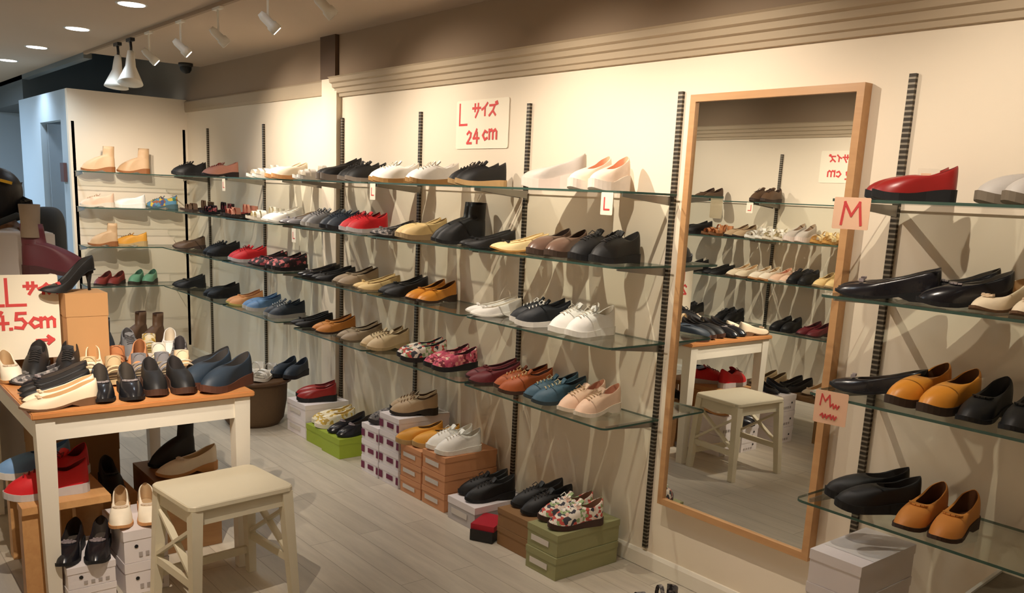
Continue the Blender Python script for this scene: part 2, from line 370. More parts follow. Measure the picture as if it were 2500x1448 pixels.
def shelf(x0, x1, z, label, brackets, y=0.0, sgn=-1, depth=0.345, grp='glass shelves'):
    """pane from 30 mm off the wall to depth, rounded front corners"""
    t = thing('glass_shelf', label, 'glass shelf', ((x0 + x1) / 2, y, z), 0, grp)
    hw = (x1 - x0) / 2; r = 0.03
    pts = [(-hw, sgn * 0.03), (-hw, sgn * (depth - r))]
    pts += [(-hw + r - r * math.cos(a * PI / 8), sgn * (depth - r + r * math.sin(a * PI / 8))) for a in range(1, 5)]
    pts += [(hw - r + r * math.sin(a * PI / 8), sgn * (depth - r + r * math.cos(a * PI / 8))) for a in range(0, 5)]
    pts += [(hw, sgn * 0.03)]
    n = len(pts)
    # top sheet and underside
    MB().add([(p[0], p[1], 0) for p in pts] + [(p[0], p[1], -0.008) for p in pts], [tuple(range(n)), tuple(reversed(range(n, 2 * n)))]).build('glass_pane', M_glass, t)
    e = MB(); e.loft([[(p[0], p[1], 0) for p in pts], [(p[0], p[1], -0.008) for p in pts]]); e.build('glass_edge', M_edge, t)
    for bx in brackets:
        lx = bx - (x0 + x1) / 2
        MB().bar((lx, sgn * 0.015, -0.028), (lx, sgn * (depth - 0.06), -0.014), 0.006, 0.036, w2=0.006, h2=0.012).build('bracket', M_steel, t)
    return t
ZO = [1.562, 1.275, .955, .57]
ORD = ['top', 'second', 'third', 'lowest']
for i, z in enumerate(ZS):
    o = ORD[i]
    shelf(-7.49, -6.225, z, o + ' glass shelf of the far run, beside the inner corner', (-7.31, -6.24))
    shelf(-6.205, -5.28, z, o + ' glass shelf of the far run, left of the pilaster', (-6.19, -5.295))
    shelf(-5.04, -4.165, z, o + ' glass shelf just right of the pilaster', (-5.025, -4.18))
    shelf(-4.145, -3.255, z, o + ' glass shelf in the middle of the long wall, under the red L size poster', (-4.13, -3.27))
    shelf(-3.235, -2.30, z, o + ' glass shelf ending just left of the tall mirror', (-3.22, -2.345))
    shelf(-1.44, -0.52, z + (0.0, 0.0, 0.012, -0.01)[i], o + ' glass shelf of medium sizes, right of the tall mirror', (-1.42, -0.53), depth=0.37)
    shelf(-0.50, 0.41, z + (0.0, 0.0, 0.012, -0.01)[i], o + ' glass shelf of medium sizes, beyond the right edge of the photo', (-0.49, 0.39), depth=0.37)
    # end panel
    t = shelf(-0.94 + 0.03, -0.03, z, o + ' short glass shelf on the end panel with single shoes', (-0.9, -0.05), depth=0.30)
    t.location = (XE, -0.47, z); t.rotation_euler = (0, 0, PI / 2)
    for c in t.children:
        if c.name.startswith('bracket'): c.location.x = 0.47 - 0.47 
    for k in range(5):
        xa = -7.12 + k * 0.94
        shelf(xa, xa + 0.92, ZO[i], '%s glass shelf of the opposite wall, bay %s, shown in the mirror' % (o, ('far', 'second', 'third', 'fourth', 'near')[k]), (xa + 0.02, xa + 0.9), y=YB, sgn=1, grp='glass shelves on the opposite wall')

# ---------------------------------------------------------------- the wall mirror
t = thing('wall_mirror', 'tall wall mirror in a pale wooden frame between the two shelf runs', 'mirror', (-1.91, 0, 0.32))
W2 = 0.35; H = 1.605; fw = 0.026; fd = 0.045
MB().box(-W2, W2, -fd, -0.002, 0, fw).box(-W2, W2, -fd, -0.002, H - fw, H).box(-W2, -W2 + fw, -fd, -0.002, fw, H - fw).box(W2 - fw, W2, -fd, -0.002, fw, H - fw).build('frame', M_frame, t)
MB().add([(-W2 + fw, -0.034, fw), (W2 - fw, -0.034, fw), (W2 - fw, -0.034, H - fw), (-W2 + fw, -0.034, H - fw)], [(0, 1, 2, 3)]).build('mirror_glass', M_mirror, t)

# ---------------------------------------------------------------- handwriting
GL = {'L': [[(0, 1), (0, 0), (.62, 0)]], 'S': [[(.6, .85), (.35, 1), (.08, .85), (.1, .62), (.5, .42), (.58, .18), (.3, 0), (0, .15)]],
      'sa': [[(0, .68), (1, .68)], [(.3, .98), (.3, .45)], [(.72, 1), (.72, .5), (.4, 0)]],
      'i': [[(.85, 1), (.5, .68), (.1, .5)], [(.52, .68), (.52, 0)]],
      'zu': [[(.05, .85), (.75, .85), (.5, .42), (0, .02)], [(.48, .4), (.85, .05)], [(.88, 1.08), (.96, .92)], [(1.05, 1.12), (1.13, .96)]],
      '2': [[(0, .8), (.25, 1), (.55, .85), (.5, .55), (0, 0), (.62, 0)]], '4': [[(.4, 1), (0, .35), (.7, .35)], [(.45, .75), (.45, 0)]],
      '5': [[(.6, 1), (.1, 1), (.05, .6), (.4, .62), (.6, .35), (.4, .02), (0, .08)]], '.': [[(0, .0), (.06, .0)]],
      'c': [[(.5, .5), (.25, .6), (0, .3), (.25, 0), (.5, .1)]], 'm': [[(0, 0), (0, .6)], [(0, .45), (.25, .6), (.4, .45), (.4, 0)], [(.4, .45), (.65, .6), (.8, .45), (.8, 0)]],
      'M': [[(0, 0), (.1, 1), (.45, .4), (.8, 1), (.95, 0)]], '>': [[(0, .3), (1, .3)], [(.7, .55), (1, .3), (.7, .05)]],
      'w': [[(0, .3), (.2, .5), (.3, .1), (.5, .45), (.65, .1), (.8, .4)]]}
def write(mb, glyphs, x, z, h, width, y=-0.0015):
    """glyphs: list of (symbol, dx) in letter heights; strokes lie in the xz plane"""
    for g, dx, dz, s in glyphs:
        for st in GL[g]:
            for (a, b), (c, d) in zip(st[:-1], st[1:]):
                p = Vector((x + (dx + a * s) * h, y, z + (dz + b * s) * h)); q = Vector((x + (dx + c * s) * h, y, z + (dz + d * s) * h))
                e = (q - p).normalized() * width * 0.45
                lift = len(mb.f) * 0.00001; o_ = Vector((0, -lift, 0)); mb.bar(p - e + o_, q + e + o_, width, 0.001, up=(0, 1, 0))
def sheet(w, h, r=0.012):
    mb = MB(); pts = []
    for cx, cz, a0 in ((w / 2 - r, h / 2 - r, 0), (-w / 2 + r, h / 2 - r, 90), (-w / 2 + r, -h / 2 + r, 180), (w / 2 - r, -h / 2 + r, 270)):
        for k in range(5):
            a = math.radians(a0 + k * 22.5); pts.append((cx + r * math.cos(a), cz + r * math.sin(a)))
    n = len(pts)
    mb.loft([[(p[0], -0.001, p[1]) for p in pts], [(p[0], 0.0, p[1]) for p in pts]], True, True)
    return mb
def poster(label, loc, rz, w, h, rows, stroke, paper=M_paper, cat='sign', name='size_poster', r=0.012):
    t = thing(name, label, cat, loc, rz)
    sheet(w, h, r).build('paper', paper, t)
    mb = MB()
    for gl, x, z, hh in rows: write(mb, gl, x, z, hh, stroke)
    mb.build('lettering', M_ink, t)
    return t
# 24 cm sign on the long wall
poster('large white poster on the long wall reading L サイズ 24cm in red', (-3.61, -0.004, 1.865), 0, 0.43, 0.235,
       [([('L', 0, 0, 1)], -0.185, 0.0, 0.10), ([('sa', 0, 0, 1), ('i', 1.15, 0.1, .9), ('zu', 2.2, 0.05, .9)], -0.075, 0.035, 0.062), ([('2', 0, 0, .9), ('4', .85, 0, 1.05), ('c', 2.1, .25, 1.1), ('m', 2.95, .3, 1.15)], -0.115, -0.09, 0.062)], 0.011)
poster('white poster on the opposite wall reading S サイズ 22cm in red, shown reversed in the mirror', (-3.76, YB + 0.004, 1.85), PI, 0.40, 0.24,
       [([('S', 0, 0, 1)], -0.175, 0.0, 0.085), ([('sa', 0, 0, 1), ('i', 1.15, 0.1, .9), ('zu', 2.2, 0.05, .9)], -0.04, 0.035, 0.052), ([('2', 0, 0, .9), ('2', .85, 0, .95), ('c', 2.1, .25, 1.1), ('m', 2.95, .3, 1.15)], -0.115, -0.09, 0.062)], 0.011)
def tagcard(label, x, y, z, w, h, rows, paper, rz=0.0, st=0.005):
    return poster(label, (x, y, z), rz, w, h, rows, st, paper, 'price card', 'size_card', 0.004)
def Lrow(s): return [([('L', 0, 0, 1)], -0.3 * s, -0.5 * s, s)]
tagcard('cream card with a red letter L hanging from the top shelf, nearest the mirror', -2.355, -0.352, 1.514, 0.062, 0.082, Lrow(0.042), M_paper, st=0.006)
tagcard('small cream card with a red L on the top shelf, under the white sneakers', -4.06, -0.352, 1.514, 0.055, 0.082, Lrow(0.036), M_paper)
tagcard('small cream card with a red L on the top shelf, under the pink sneaker', -6.09, -0.352, 1.508, 0.055, 0.082, Lrow(0.036), M_paper)
tagcard('small cream card with a red L hanging from the second shelf by the white sandals', -4.99, -0.352, 1.232, 0.055, 0.082, Lrow(0.036), M_paper)
tagcard('peach card with a large red letter M at the right edge of the mirror', -1.355, -0.385, 1.522, 0.105, 0.088, [([('M', 0, 0, 1)], -0.026, -0.03, 0.06), ([('>', 0, 0, 1)], -0.03, -0.042, 0.0)], M_pinkpaper, 0.1, 0.007)
tagcard('small pink card with red M and scribble, third shelf right of the mirror', -1.345, -0.385, 0.962, 0.098, 0.098, [([('M', 0, 0, 1)], -0.032, 0.005, 0.032), ([('w', 0, 0, 1)], 0.0, -0.002, 0.03), ([('w', 0, 0, 1), ('w', .8, 0, 1)], -0.028, -0.035, 0.03)], M_pinkpaper, 0.15, 0.004)
c = tagcard('cream card with reversed red L under the top shelf shown in the mirror', -4.32, YB + 0.352, 1.515, 0.062, 0.082, Lrow(0.042), M_paper, PI, 0.006)

# ---------------------------------------------------------------- shoes
PAL = {}
def pal(name, upper, sole, lining, accent=None, rough=0.55, special=None):
    def g(c, suf, r):
        key = (c, r)
        if key not in PAL: PAL[key] = mat('%s_%s' % (name, suf), c, r, var=0.06, scale=40)
        return PAL[key]
    up = special if special else g(upper, 'upper', rough)
    PAL[name] = (up, g(sole, 'sole', 0.7), g(lining, 'lining', 0.85), g(accent or upper, 'accent', 0.5))
M_fl_pink = floral('pink_floral_cloth', (214, 96, 118), [(120, 30, 50), (235, 160, 150), (190, 70, 100), (240, 210, 190)])
M_fl_white = floral('white_floral_cloth', (236, 226, 212), [(200, 80, 70), (150, 170, 120), (60, 60, 70), (230, 190, 170)])
M_fl_green = floral('multicolour_floral_cloth', (90, 140, 170), [(210, 180, 60), (60, 120, 90), (150, 90, 60), (70, 90, 140)], 45)
M_fl_grey = floral('grey_patterned_cloth', (110, 106, 104), [(70, 66, 66), (160, 150, 145), (50, 48, 50), (130, 124, 120)], 90)
M_fl_dark = floral('black_rose_cloth', (40, 26, 30), [(150, 60, 70), (60, 30, 36), (200, 110, 110), (30, 20, 24)], 60)
pal('black', (16, 15, 16), (20, 19, 20), (48, 44, 42)); pal('blacktan', (16, 15, 16), (196, 160, 110), (60, 52, 46)); pal('blackgrey', (16, 15, 16), (140, 128, 116), (50, 46, 44))
pal('blackgloss', (28, 28, 32), (18, 18, 20), (70, 62, 54), (150, 140, 140), 0.22); pal('blackbrown', (16, 15, 16), (72, 44, 30), (44, 38, 36))
pal('blackwhitelace', (22, 26, 32), (235, 230, 222), (44, 44, 50), (235, 232, 225)); pal('blackbow', (30, 29, 34), (20, 20, 22), (70, 60, 52), (150, 138, 140), 0.25)
pal('navy', (34, 46, 60), (30, 30, 34), (50, 60, 74)); pal('navybrown', (32, 46, 60), (88, 50, 34), (60, 56, 54)); pal('teal', (60, 92, 110), (46, 60, 66), (40, 46, 52), (200, 186, 150))
pal('red', (206, 22, 34), (196, 190, 190), (120, 16, 22), (210, 40, 44)); pal('redblack', (150, 34, 32), (18, 18, 20), (110, 20, 24), (120, 20, 26), 0.35); pal('rust', (170, 84, 36), (70, 44, 30), (70, 36, 24), (214, 180, 130))
pal('burgundy', (104, 28, 36), (56, 34, 30), (60, 20, 24)); pal('redbrown', (128, 44, 36), (60, 40, 32), (80, 30, 26)); pal('mustard', (222, 146, 48), (60, 44, 32), (104, 66, 34), (190, 120, 40), 0.4)
pal('mustardlight', (230, 164, 60), (190, 160, 110), (130, 90, 46)); pal('orange', (204, 132, 58), (60, 40, 28), (96, 56, 26)); pal('tan', (206, 140, 92), (120, 78, 44), (150, 96, 56)); pal('tanboot', (214, 176, 134), (150, 92, 46), (170, 120, 70), (200, 150, 96))
pal('white', (246, 243, 236), (240, 236, 226), (222, 212, 196)); pal('whitebrown', (248, 244, 236), (180, 136, 80), (226, 214, 194)); pal('whitegold', (244, 240, 230), (226, 216, 196), (200, 178, 110), (190, 160, 90))
pal('cream', (240, 222, 192), (110, 80, 54), (206, 168, 120), (226, 200, 170)); pal('creamblack', (240, 216, 160), (190, 140, 70), (210, 170, 110), (40, 34, 28)); pal('cream2', (244, 232, 210), (206, 150, 96), (200, 170, 130), (220, 200, 176))
pal('beige', (214, 190, 150), (190, 166, 124), (120, 96, 66)); pal('beigeyellow', (232, 202, 142), (176, 150, 110), (150, 120, 76)); pal('pinkbeige', (232, 196, 168), (222, 208, 188), (214, 150, 120), (200, 168, 130))
pal('taupe', (160, 140, 114), (110, 96, 76), (70, 54, 42)); pal('taupelace', (186, 160, 126), (44, 36, 30), (110, 84, 60), (150, 116, 84)); pal('grey', (130, 128, 128), (190, 184, 176), (84, 80, 80)); pal('greysole', (186, 180, 174), (120, 108, 92), (150, 140, 130))
pal('silver', (140, 138, 142), (90, 84, 80), (170, 150, 120), None, 0.3); pal('brown', (96, 72, 52), (60, 44, 34), (60, 42, 32)); pal('bronze', (118, 92, 78), (70, 52, 40), (60, 44, 36), None, 0.3); pal('pinkblack', (214, 150, 130), (46, 32, 30), (176, 60, 50), (150, 80, 60))
pal('green', (104, 156, 124), (60, 52, 40), (70, 110, 90)); pal('blue', (104, 142, 186), (206, 200, 192), (70, 100, 140)); pal('orangeyellow', (236, 166, 106), (214, 196, 110), (190, 120, 80)); pal('navystripe', (44, 54, 66), (170, 166, 160), (60, 66, 76), (220, 216, 210))
pal('floralpink', (214, 96, 118), (30, 28, 28), (60, 24, 30), special=M_fl_pink); pal('floralwhite', (236, 226, 212), (36, 30, 30), (40, 40, 48), (240, 236, 226), special=M_fl_white); pal('floralsneaker', (240, 234, 224), (66, 42, 34), (140, 100, 76), (244, 240, 232), special=M_fl_white)
pal('floralgreen', (90, 140, 170), (70, 96, 100), (90, 70, 50), special=M_fl_green); pal('floralgrey', (110, 106, 104), (50, 46, 46), (70, 64, 64), special=M_fl_grey); pal('floraldark', (40, 26, 30), (26, 20, 22), (30, 22, 24), special=M_fl_dark)
pal('platform', (190, 180, 170), (226, 208, 196), (176, 150, 124)); pal('peach', (240, 216, 196), (236, 222, 208), (226, 164, 130)); pal('burgundyboot', (84, 24, 36), (60, 26, 28), (60, 40, 34), (120, 100, 82)); pal('creamyellow', (240, 228, 190), (226, 216, 200), (200, 170, 100), special=floral('cream_yellow_floral_cloth', (240, 230, 200), [(214, 180, 80), (240, 236, 220), (190, 160, 80), (226, 214, 180)]))

TYPES = {  # L, W, toe power, sole thickness, heel lift, opening (x0,x1), rim heights heel/side/throat, toe flatness
    'ballet_flat': dict(L=.245, W=.080, tp=1.6, th=.007, heel=.020, op=(.02, .72), rim=(.058, .036, .030), ln=.4),
    'loafer': dict(L=.245, W=.086, tp=1.9, th=.012, heel=.024, op=(.02, .56), rim=(.070, .042, .050), ln=.55),
    'slip_on_shoe': dict(L=.245, W=.088, tp=2.2, th=.024, heel=.016, op=(.02, .53), rim=(.074, .046, .056), ln=.5),
    'sneaker': dict(L=.25, W=.086, tp=2.0, th=.022, heel=.010, op=(.02, .48), rim=(.082, .050, .074), ln=.75),
    'lace_up_shoe': dict(L=.25, W=.086, tp=2.0, th=.016, heel=.024, op=(.02, .48), rim=(.076, .048, .068), ln=.7),
    'platform_shoe': dict(L=.245, W=.086, tp=2.0, th=.034, heel=.03, op=(.02, .53), rim=(.076, .044, .046), ln=.5),
    'ankle_boot': dict(L=.245, W=.080, tp=1.8, th=.016, heel=.026, op=(.01, .36), rim=(.075, .085, .098), ln=.85, shaft=.060),
    'pump': dict(L=.235, W=.076, tp=1.35, th=.005, heel=.085, op=(.02, .70), rim=(.056, .034, .026), ln=.4),
    'tall_boot': dict(L=.25, W=.086, tp=1.8, th=.016, heel=.03, op=(.01, .38), rim=(.08, .095, .112), ln=.85, shaft=.15),
    'sandal': dict(L=.24, W=.082, tp=2.2, th=.020, heel=.016, op=(.02, .6), rim=(.05, .03, .03), ln=.3, straps=True),
}
NK = 28
def gw(x, tp):
    """half plan width (fraction) along the shoe, heel 0 to toe 1"""
    ks = [(0, .70), (.12, .74), (.38, .70), (.55, .84), (.70, 1.0), (1.0, 1.0)]
    for (a, va), (b, vb) in zip(ks[:-1], ks[1:]):
        if x <= b: v = va + (vb - va) * (x - a) / (b - a); break
    if x < .13: v *= math.sqrt(max(0, 1 - ((.13 - x) / .13) ** 2))
    if x > .66: v *= max(0, 1 - ((x - .66) / .34) ** tp) ** (1 / 1.8)
    return v
CACHE = {}
def shoe_meshes(kind, pn):
    if (kind, pn) in CACHE: return CACHE[(kind, pn)]
    T = TYPES[kind]; L, W, tp, th, hl = T['L'], T['W'], T['tp'], T['th'], T['heel']
    up, so, li, ac = PAL[pn]
    def lift(x):
        s = max(0, min(1, 1 - (x - .12) / .52)); s = s * s * (3 - 2 * s)
        return hl * s + 0.010 * max(0, (x - .78) / .22) ** 2
    th_ = [2 * PI * k / NK for k in range(NK)]
    def outline(sc, grow=0.0):
        r = []
        for a in th_:
            x = (1 - math.cos(a)) / 2; y = gw(x, tp) * W / 2 * sc * (1 if math.sin(a) >= 0 else -1)
            g = grow
            r.append(Vector((x * L * (1 + 2 * g / L) - g - L / 2, y + (g if y > 0 else -g if y < 0 else 0), 0)))
        return r
    base = outline(1.0); out = outline(1.0, 0.003)
    def zb(v): return th + lift((v.x + L / 2) / L)
    o0, o1 = T['op']; hb, hs, ht = T['rim']
    rim = []; rimx = []
    for a in th_:
        q = (1 - math.cos(a)) / 2; x = o0 + (o1 - o0) * q
        y = W / 2 * gw(x, tp) * .80 * (abs(math.sin(a)) ** .6) * (1 if math.sin(a) >= 0 else -1)
        z = hb + (hs - hb) * min(1, q / .45) ** .8 if q < .45 else hs + (ht - hs) * ((q - .45) / .55) ** 2
        rim.append(Vector((x * L - L / 2, y, z + th + lift(x))))
    res = {}
    # sole
    s = MB(); heelblock = None
    if hl > .04:
        s.loft([[(v.x, v.y, zb(v) - th) for v in out], [(v.x, v.y, zb(v)) for v in out]])
        strip_cap(s, [(v.x, v.y, zb(v) - th) for v in out]); strip_cap(s, [(v.x, v.y, zb(v)) for v in out])
        h = MB(); z1 = th + hl
        h.loft([[Vector((-L / 2 + .024 + r * 1.1 * math.cos(a), r * math.sin(a), z)) for a in [2 * PI * k / 12 for k in range(12)]] for r, z in ((.0055, 0), (.006, .03), (.012, z1 - .022), (.020, z1 - .004))], True, True)
        res['heel'] = h.mesh('heel', so, True)
    else:
        bot = [(v.x, v.y, 0.0 if (v.x + L / 2) / L < .34 or th > .02 else max(0, lift((v.x + L / 2) / L))) for v in out]
        bot = [(b[0], b[1], b[2] + 0.010 * max(0, ((b[0] + L / 2) / L - .78) / .22) ** 2 if th > .02 else b[2]) for b in bot]
        s.loft([bot, [(v.x, v.y, zb(v)) for v in out]]); strip_cap(s, bot); strip_cap(s, [(v.x, v.y, zb(v)) for v in out])
    res['sole'] = s.mesh('sole', so)
    # insole
    ins = MB(); strip_cap(ins, [(v.x * .97, v.y * .93, zb(v) + .003) for v in base]); res['insole'] = ins.mesh('insole', li)
    def loftpt(k, a):
        p0, p1 = base[k], rim[k]; z0 = zb(p0)
        cx = 1 - math.cos(a * PI / 2); sn = math.sin(a * PI / 2); q = (1 - math.cos(th_[k])) / 2
        toe = max(0, (q - .5) * 2)
        l = T['ln'] * toe ** .7
        return Vector((p0.x + (p1.x - p0.x) * (cx * (1 - l) + a * l), p0.y + (p1.y - p0.y) * cx, z0 + (p1.z - z0) * (sn * (1 - l) + (a ** .62) * l)))
    if not T.get('straps'):
        u = MB(); rings = [[loftpt(k, i / 7) for k in range(NK)] for i in range(8)]
        if T.get('shaft'):
            sh = T['shaft']; cxx = sum(v.x for v in rim) / NK
            for j in (1, 2, 3):
                f = j / 3
                rings.append([Vector((cxx + (v.x - cxx) * (1 - .06 * f) - .006 * f, v.y * (1 + .10 * f), v.z + (th + hl + ht + sh - v.z) * f)) for v in rim])
        top = rings[-1]
        rings.append([Vector((v.x * .985, v.y * .92, v.z - .001)) for v in top])
        u.loft(rings); res['upper'] = u.mesh('upper', up, True)
        n = MB(); n.loft([[Vector((v.x * .985, v.y * .92, v.z - .001)) for v in top], [Vector((v.x * .985, v.y * .9, zb(v) + .004)) for v in rim]]); res['lining'] = n.mesh('lining', li, True)
    else:
        for si, (x, hh, wd) in enumerate( ((.62, .048, .034), (.78, .040, .026), (.30, .062, .016))):
            u = MB(); hw = gw(x, tp) * W / 2; zz = th + lift(x)
            rows = []
            for dx in (-wd / 2, wd / 2):
                rows.append([Vector((x * L - L / 2 + dx, -hw * math.cos(PI * k / 10) * 1.02, zz - .002 + hh * math.sin(PI * k / 10) ** .7)) for k in range(11)])
            u.loft([rows[0], rows[1]], closed=False)
            u.loft([[v + Vector((0, 0, -.003)) for v in rows[1]], [v + Vector((0, 0, -.003)) for v in rows[0]]], closed=False)
            res['strap#%d' % si] = u.mesh('strap', up, True)
        hr = []; u = MB()
        for hz in (.0, .045):
            hr.append([Vector((-L / 2 + .03 - .03 * math.sin(PI * k / 8) + .0, W / 2 * .72 * math.cos(PI * k / 8), th + hl + hz)) for k in range(9)])
        u.loft(hr, closed=False); res['heel_strap'] = u.mesh('heel_strap', up, True)
    kt = NK // 2
    if kind in ('sneaker', 'lace_up_shoe'):
        la = MB()
        for a in (.52, .63, .74, .85, .96):
            c = loftpt(kt, a)
            la.tube([c + Vector((-.002, -.017, -.001)), c + Vector((0, 0, .004)), c + Vector((.004, .017, -.001))], .0024, 5)
        la.tube([loftpt(kt, .98) + Vector((0, -.004, .004)), loftpt(kt, .98) + Vector((.004, -.018, .012)), loftpt(kt, .9) + Vector((.008, -.022, .0))], .002, 5)
        la.tube([loftpt(kt, .98) + Vector((0, .004, .004)), loftpt(kt, .98) + Vector((.004, .018, .012)), loftpt(kt, .9) + Vector((.008, .022, .0))], .002, 5)
        res['laces'] = la.mesh('laces', ac if pn in ('blackwhitelace', 'teal', 'rust', 'taupelace', 'floralsneaker', 'pinkbeige', 'navystripe', 'floralwhite') else li, True)
        tg = MB(); c = rim[kt]
        rows = [[c + Vector((dx, y, dz - abs(y) * .25)) for y in (-.018, -.01, 0, .01, .018)] for dx, dz in ((.02, -.006), (-.004, .004), (-.018, .020))]
        tg.loft(rows, closed=False); tg.loft([[v + Vector((-.004, 0, -.003)) for v in r] for r in reversed(rows)], closed=False)
        res['tongue'] = tg.mesh('tongue', up, True)
    if kind == 'ballet_flat' or pn in ('blackbow',):
        bw = MB(); c = loftpt(kt, .93) + Vector((.004, 0, .004))
        for sg in (-1, 1): bw.bar(c, c + Vector((0, sg * .015, .003)), .005, .004, w2=.012, h2=.007)
        bw.box(c.x - .004, c.x + .004, c.y - .004, c.y + .004, c.z - .003, c.z + .006); res['bow'] = bw.mesh('bow', ac)
    if kind == 'loafer':
        bk = MB()
        pts = [loftpt(k % NK, .86) + Vector((.002, 0, .0025)) for k in range(kt - 3, kt + 4)]
        for p, q in zip(pts[:-1], pts[1:]): bk.bar(p, q, .012, .004)
        res['saddle_strap'] = bk.mesh('saddle_strap', ac)
    CACHE[(kind, pn)] = res
    return res
def strip_cap(mb, ring):
    n = len(ring); vs = list(ring); fs = []
    for k in range(n // 2):
        a, b, c, d = k, k + 1, (n - k - 1) % n, (n - k) % n
        f = [a, b, c, d]; g = []
        for i in f:
            if i not in g: g.append(i)
        if len(g) > 2: fs.append(tuple(g))
    mb.add(vs, fs)

NSHOE = 0
def shoe(kind, pn, loc, ang, label, group, scale=1.0, skip=()):
    global NSHOE; NSHOE += 1
    cat = {'sneaker': 'sneaker', 'sandal': 'sandal', 'ankle_boot': 'boot', 'tall_boot': 'boot', 'pump': 'high heel'}.get(kind, 'shoe')
    t = thing(kind, label, cat, loc, ang, group); t.scale = (scale,) * 3; up_ = None
    for nm, me in shoe_meshes(kind, pn).items():
        if nm in skip: continue
        o = link(nm.split('#')[0], me, up_ if (up_ and nm in ('laces', 'tongue', 'bow', 'saddle_strap')) else t)
        if nm == 'upper': up_ = o
    return t
def viewx(v): return v[0] * RIGHT[0] + v[1] * RIGHT[1]
def pair(kind, pn, x, y, z, ang, desc, group, gap=.096, scale=1.0, stagger=0.0, splay=0.03):
    """two shoes side by side; ang = direction the toes point"""
    gap = max(gap, (TYPES[kind]['W'] + .009) * scale)
    sd = Vector((-math.sin(ang), math.cos(ang), 0)); fw_ = Vector((math.cos(ang), math.sin(ang), 0))
    a = Vector((x, y, z)) + sd * gap / 2 + fw_ * stagger; b = Vector((x, y, z)) - sd * gap / 2 - fw_ * stagger
    if viewx(a) > viewx(b): a, b = b, a; splay = -splay
    r1 = shoe(kind, pn, a, ang + splay, desc + ', left shoe', group, scale)
    r2 = shoe(kind, pn, b, ang - splay, desc + ', right shoe', group, scale)
    return r1, r2
OUT = -PI / 2
def row(level, items, ybase=-0.19, group=None, zs=None):
    """items: kind, palette, photo x of the pair, turn in degrees, description"""
    z = (zs or ZS)[level] + 0.0005
    xs = [find_x(it[2], ybase, z) for it in items]
    wd = [(.2 if it[0] != 'ballet_flat' else .18) / max(.85, math.cos(math.radians(it[3]))) for it in items]
    for _ in range(60):
        for i in range(len(xs) - 1):
            need = (wd[i] + wd[i + 1]) / 2; g = need - (xs[i + 1] - xs[i])
            if g > 0: xs[i] -= g / 2; xs[i + 1] += g / 2
    for it, x in zip(items, xs):
        kind, pn, px, turn, desc = it[:5]; opt = it[5] if len(it) > 5 else {}
        x = max(-7.40, x)
        pair(kind, pn, x, ybase + opt.get('dy', 0), z, OUT + math.radians(turn), desc, group or 'shoes on the %s glass shelves' % ORD[level], gap=opt.get('gap', .094), scale=opt.get('s', 1.0), stagger=opt.get('st', 0.0))
def find_x(px, y, z):
    lo, hi = -9.0, 0.6
    for _ in range(40):
        x = (lo + hi) / 2; d = Vector((x, y, z)) - CAM
        u = d.dot(RIGHT) / d.dot(FWD) * FPX + CX
        if u < px: lo = x
        else: hi = x
    return x
T0, T1, T2, T3 = 'on the top shelf', 'on the second shelf', 'on the third shelf', 'on the lowest shelf'
row(0, [('sneaker', 'black', 462, -8, 'black sneaker nearest the corner on the top shelf'),
        ('lace_up_shoe', 'pinkblack', 538, -14, 'pink and dark brown lace-up with red lining on the top shelf'),
        ('sandal', 'white', 652, 0, 'white sandal on the top shelf before the pilaster'),
        ('slip_on_shoe', 'cream2', 700, 0, 'cream slip-on on the top shelf before the pilaster'),
        ('sandal', 'white', 768, -10, 'white sandal on the top shelf at the pilaster'),
        ('platform_shoe', 'blackgrey', 828, -12, 'black shoe with grey sole on the top shelf right of the pilaster'),
        ('sneaker', 'blackgrey', 885, -4, 'black sneaker with grey sole on the top shelf beside white sneakers'),
        ('sneaker', 'whitebrown', 962, -18, 'white sneaker with tan sole above the small L card'),
        ('sneaker', 'whitebrown', 1055, -20, 'white sneaker with brown sole beside the black ones'),
        ('sneaker', 'blacktan', 1165, -16, 'black sneaker with tan sole under the L poster'),
        ('platform_shoe', 'platform', 1352, -46, 'pale grey platform shoe on the top shelf', {'s': 1.06}),
        ('platform_shoe', 'peach', 1462, 10, 'peach platform sandal above the L card by the mirror')])
row(1, [('sandal', 'brown', 482, -10, 'dark brown sandal nearest the corner on the second shelf'),
        ('sandal', 'floraldark', 530, -10, 'black sandal with brown straps on the second shelf'),
        ('sandal', 'pinkblack', 585, -8, 'black and pink sandal on the second shelf'),
        ('sandal', 'whitegold', 648, -10, 'white sandal with gold strap on the second shelf'),
        ('loafer', 'white', 690, -4, 'white loafer on the second shelf under the L card'),
        ('ballet_flat', 'silver', 735, 0, 'silver grey flat on the second shelf at the pilaster'),
        ('sneaker', 'grey', 790, -8, 'grey sneaker on the second shelf'),
        ('sneaker', 'navy', 838, -4, 'navy sneaker on the second shelf'),
        ('sneaker', 'red', 888, -4, 'bright red sneaker on the second shelf'),
        ('ballet_flat', 'floralgrey', 965, -12, 'grey patterned flat on the second shelf beside the red sneakers'),
        ('slip_on_shoe', 'beigeyellow', 1028, -16, 'sand yellow slip-on on the second shelf'),
        ('ankle_boot', 'black', 1118, -22, 'tall black ankle boot on the second shelf'),
        ('ballet_flat', 'black', 1190, -24, 'black low flat beside the ankle boots on the second shelf'),
        ('ballet_flat', 'creamblack', 1268, -26, 'white and yellow flat with black strap on the second shelf'),
        ('slip_on_shoe', 'bronze', 1360, 6, 'bronze slip-on with toes forward on the second shelf'),
        ('sneaker', 'black', 1475, 2, 'black high sneaker at the mirror end of the second shelf', {'s': 1.08, 'gap': .11})])
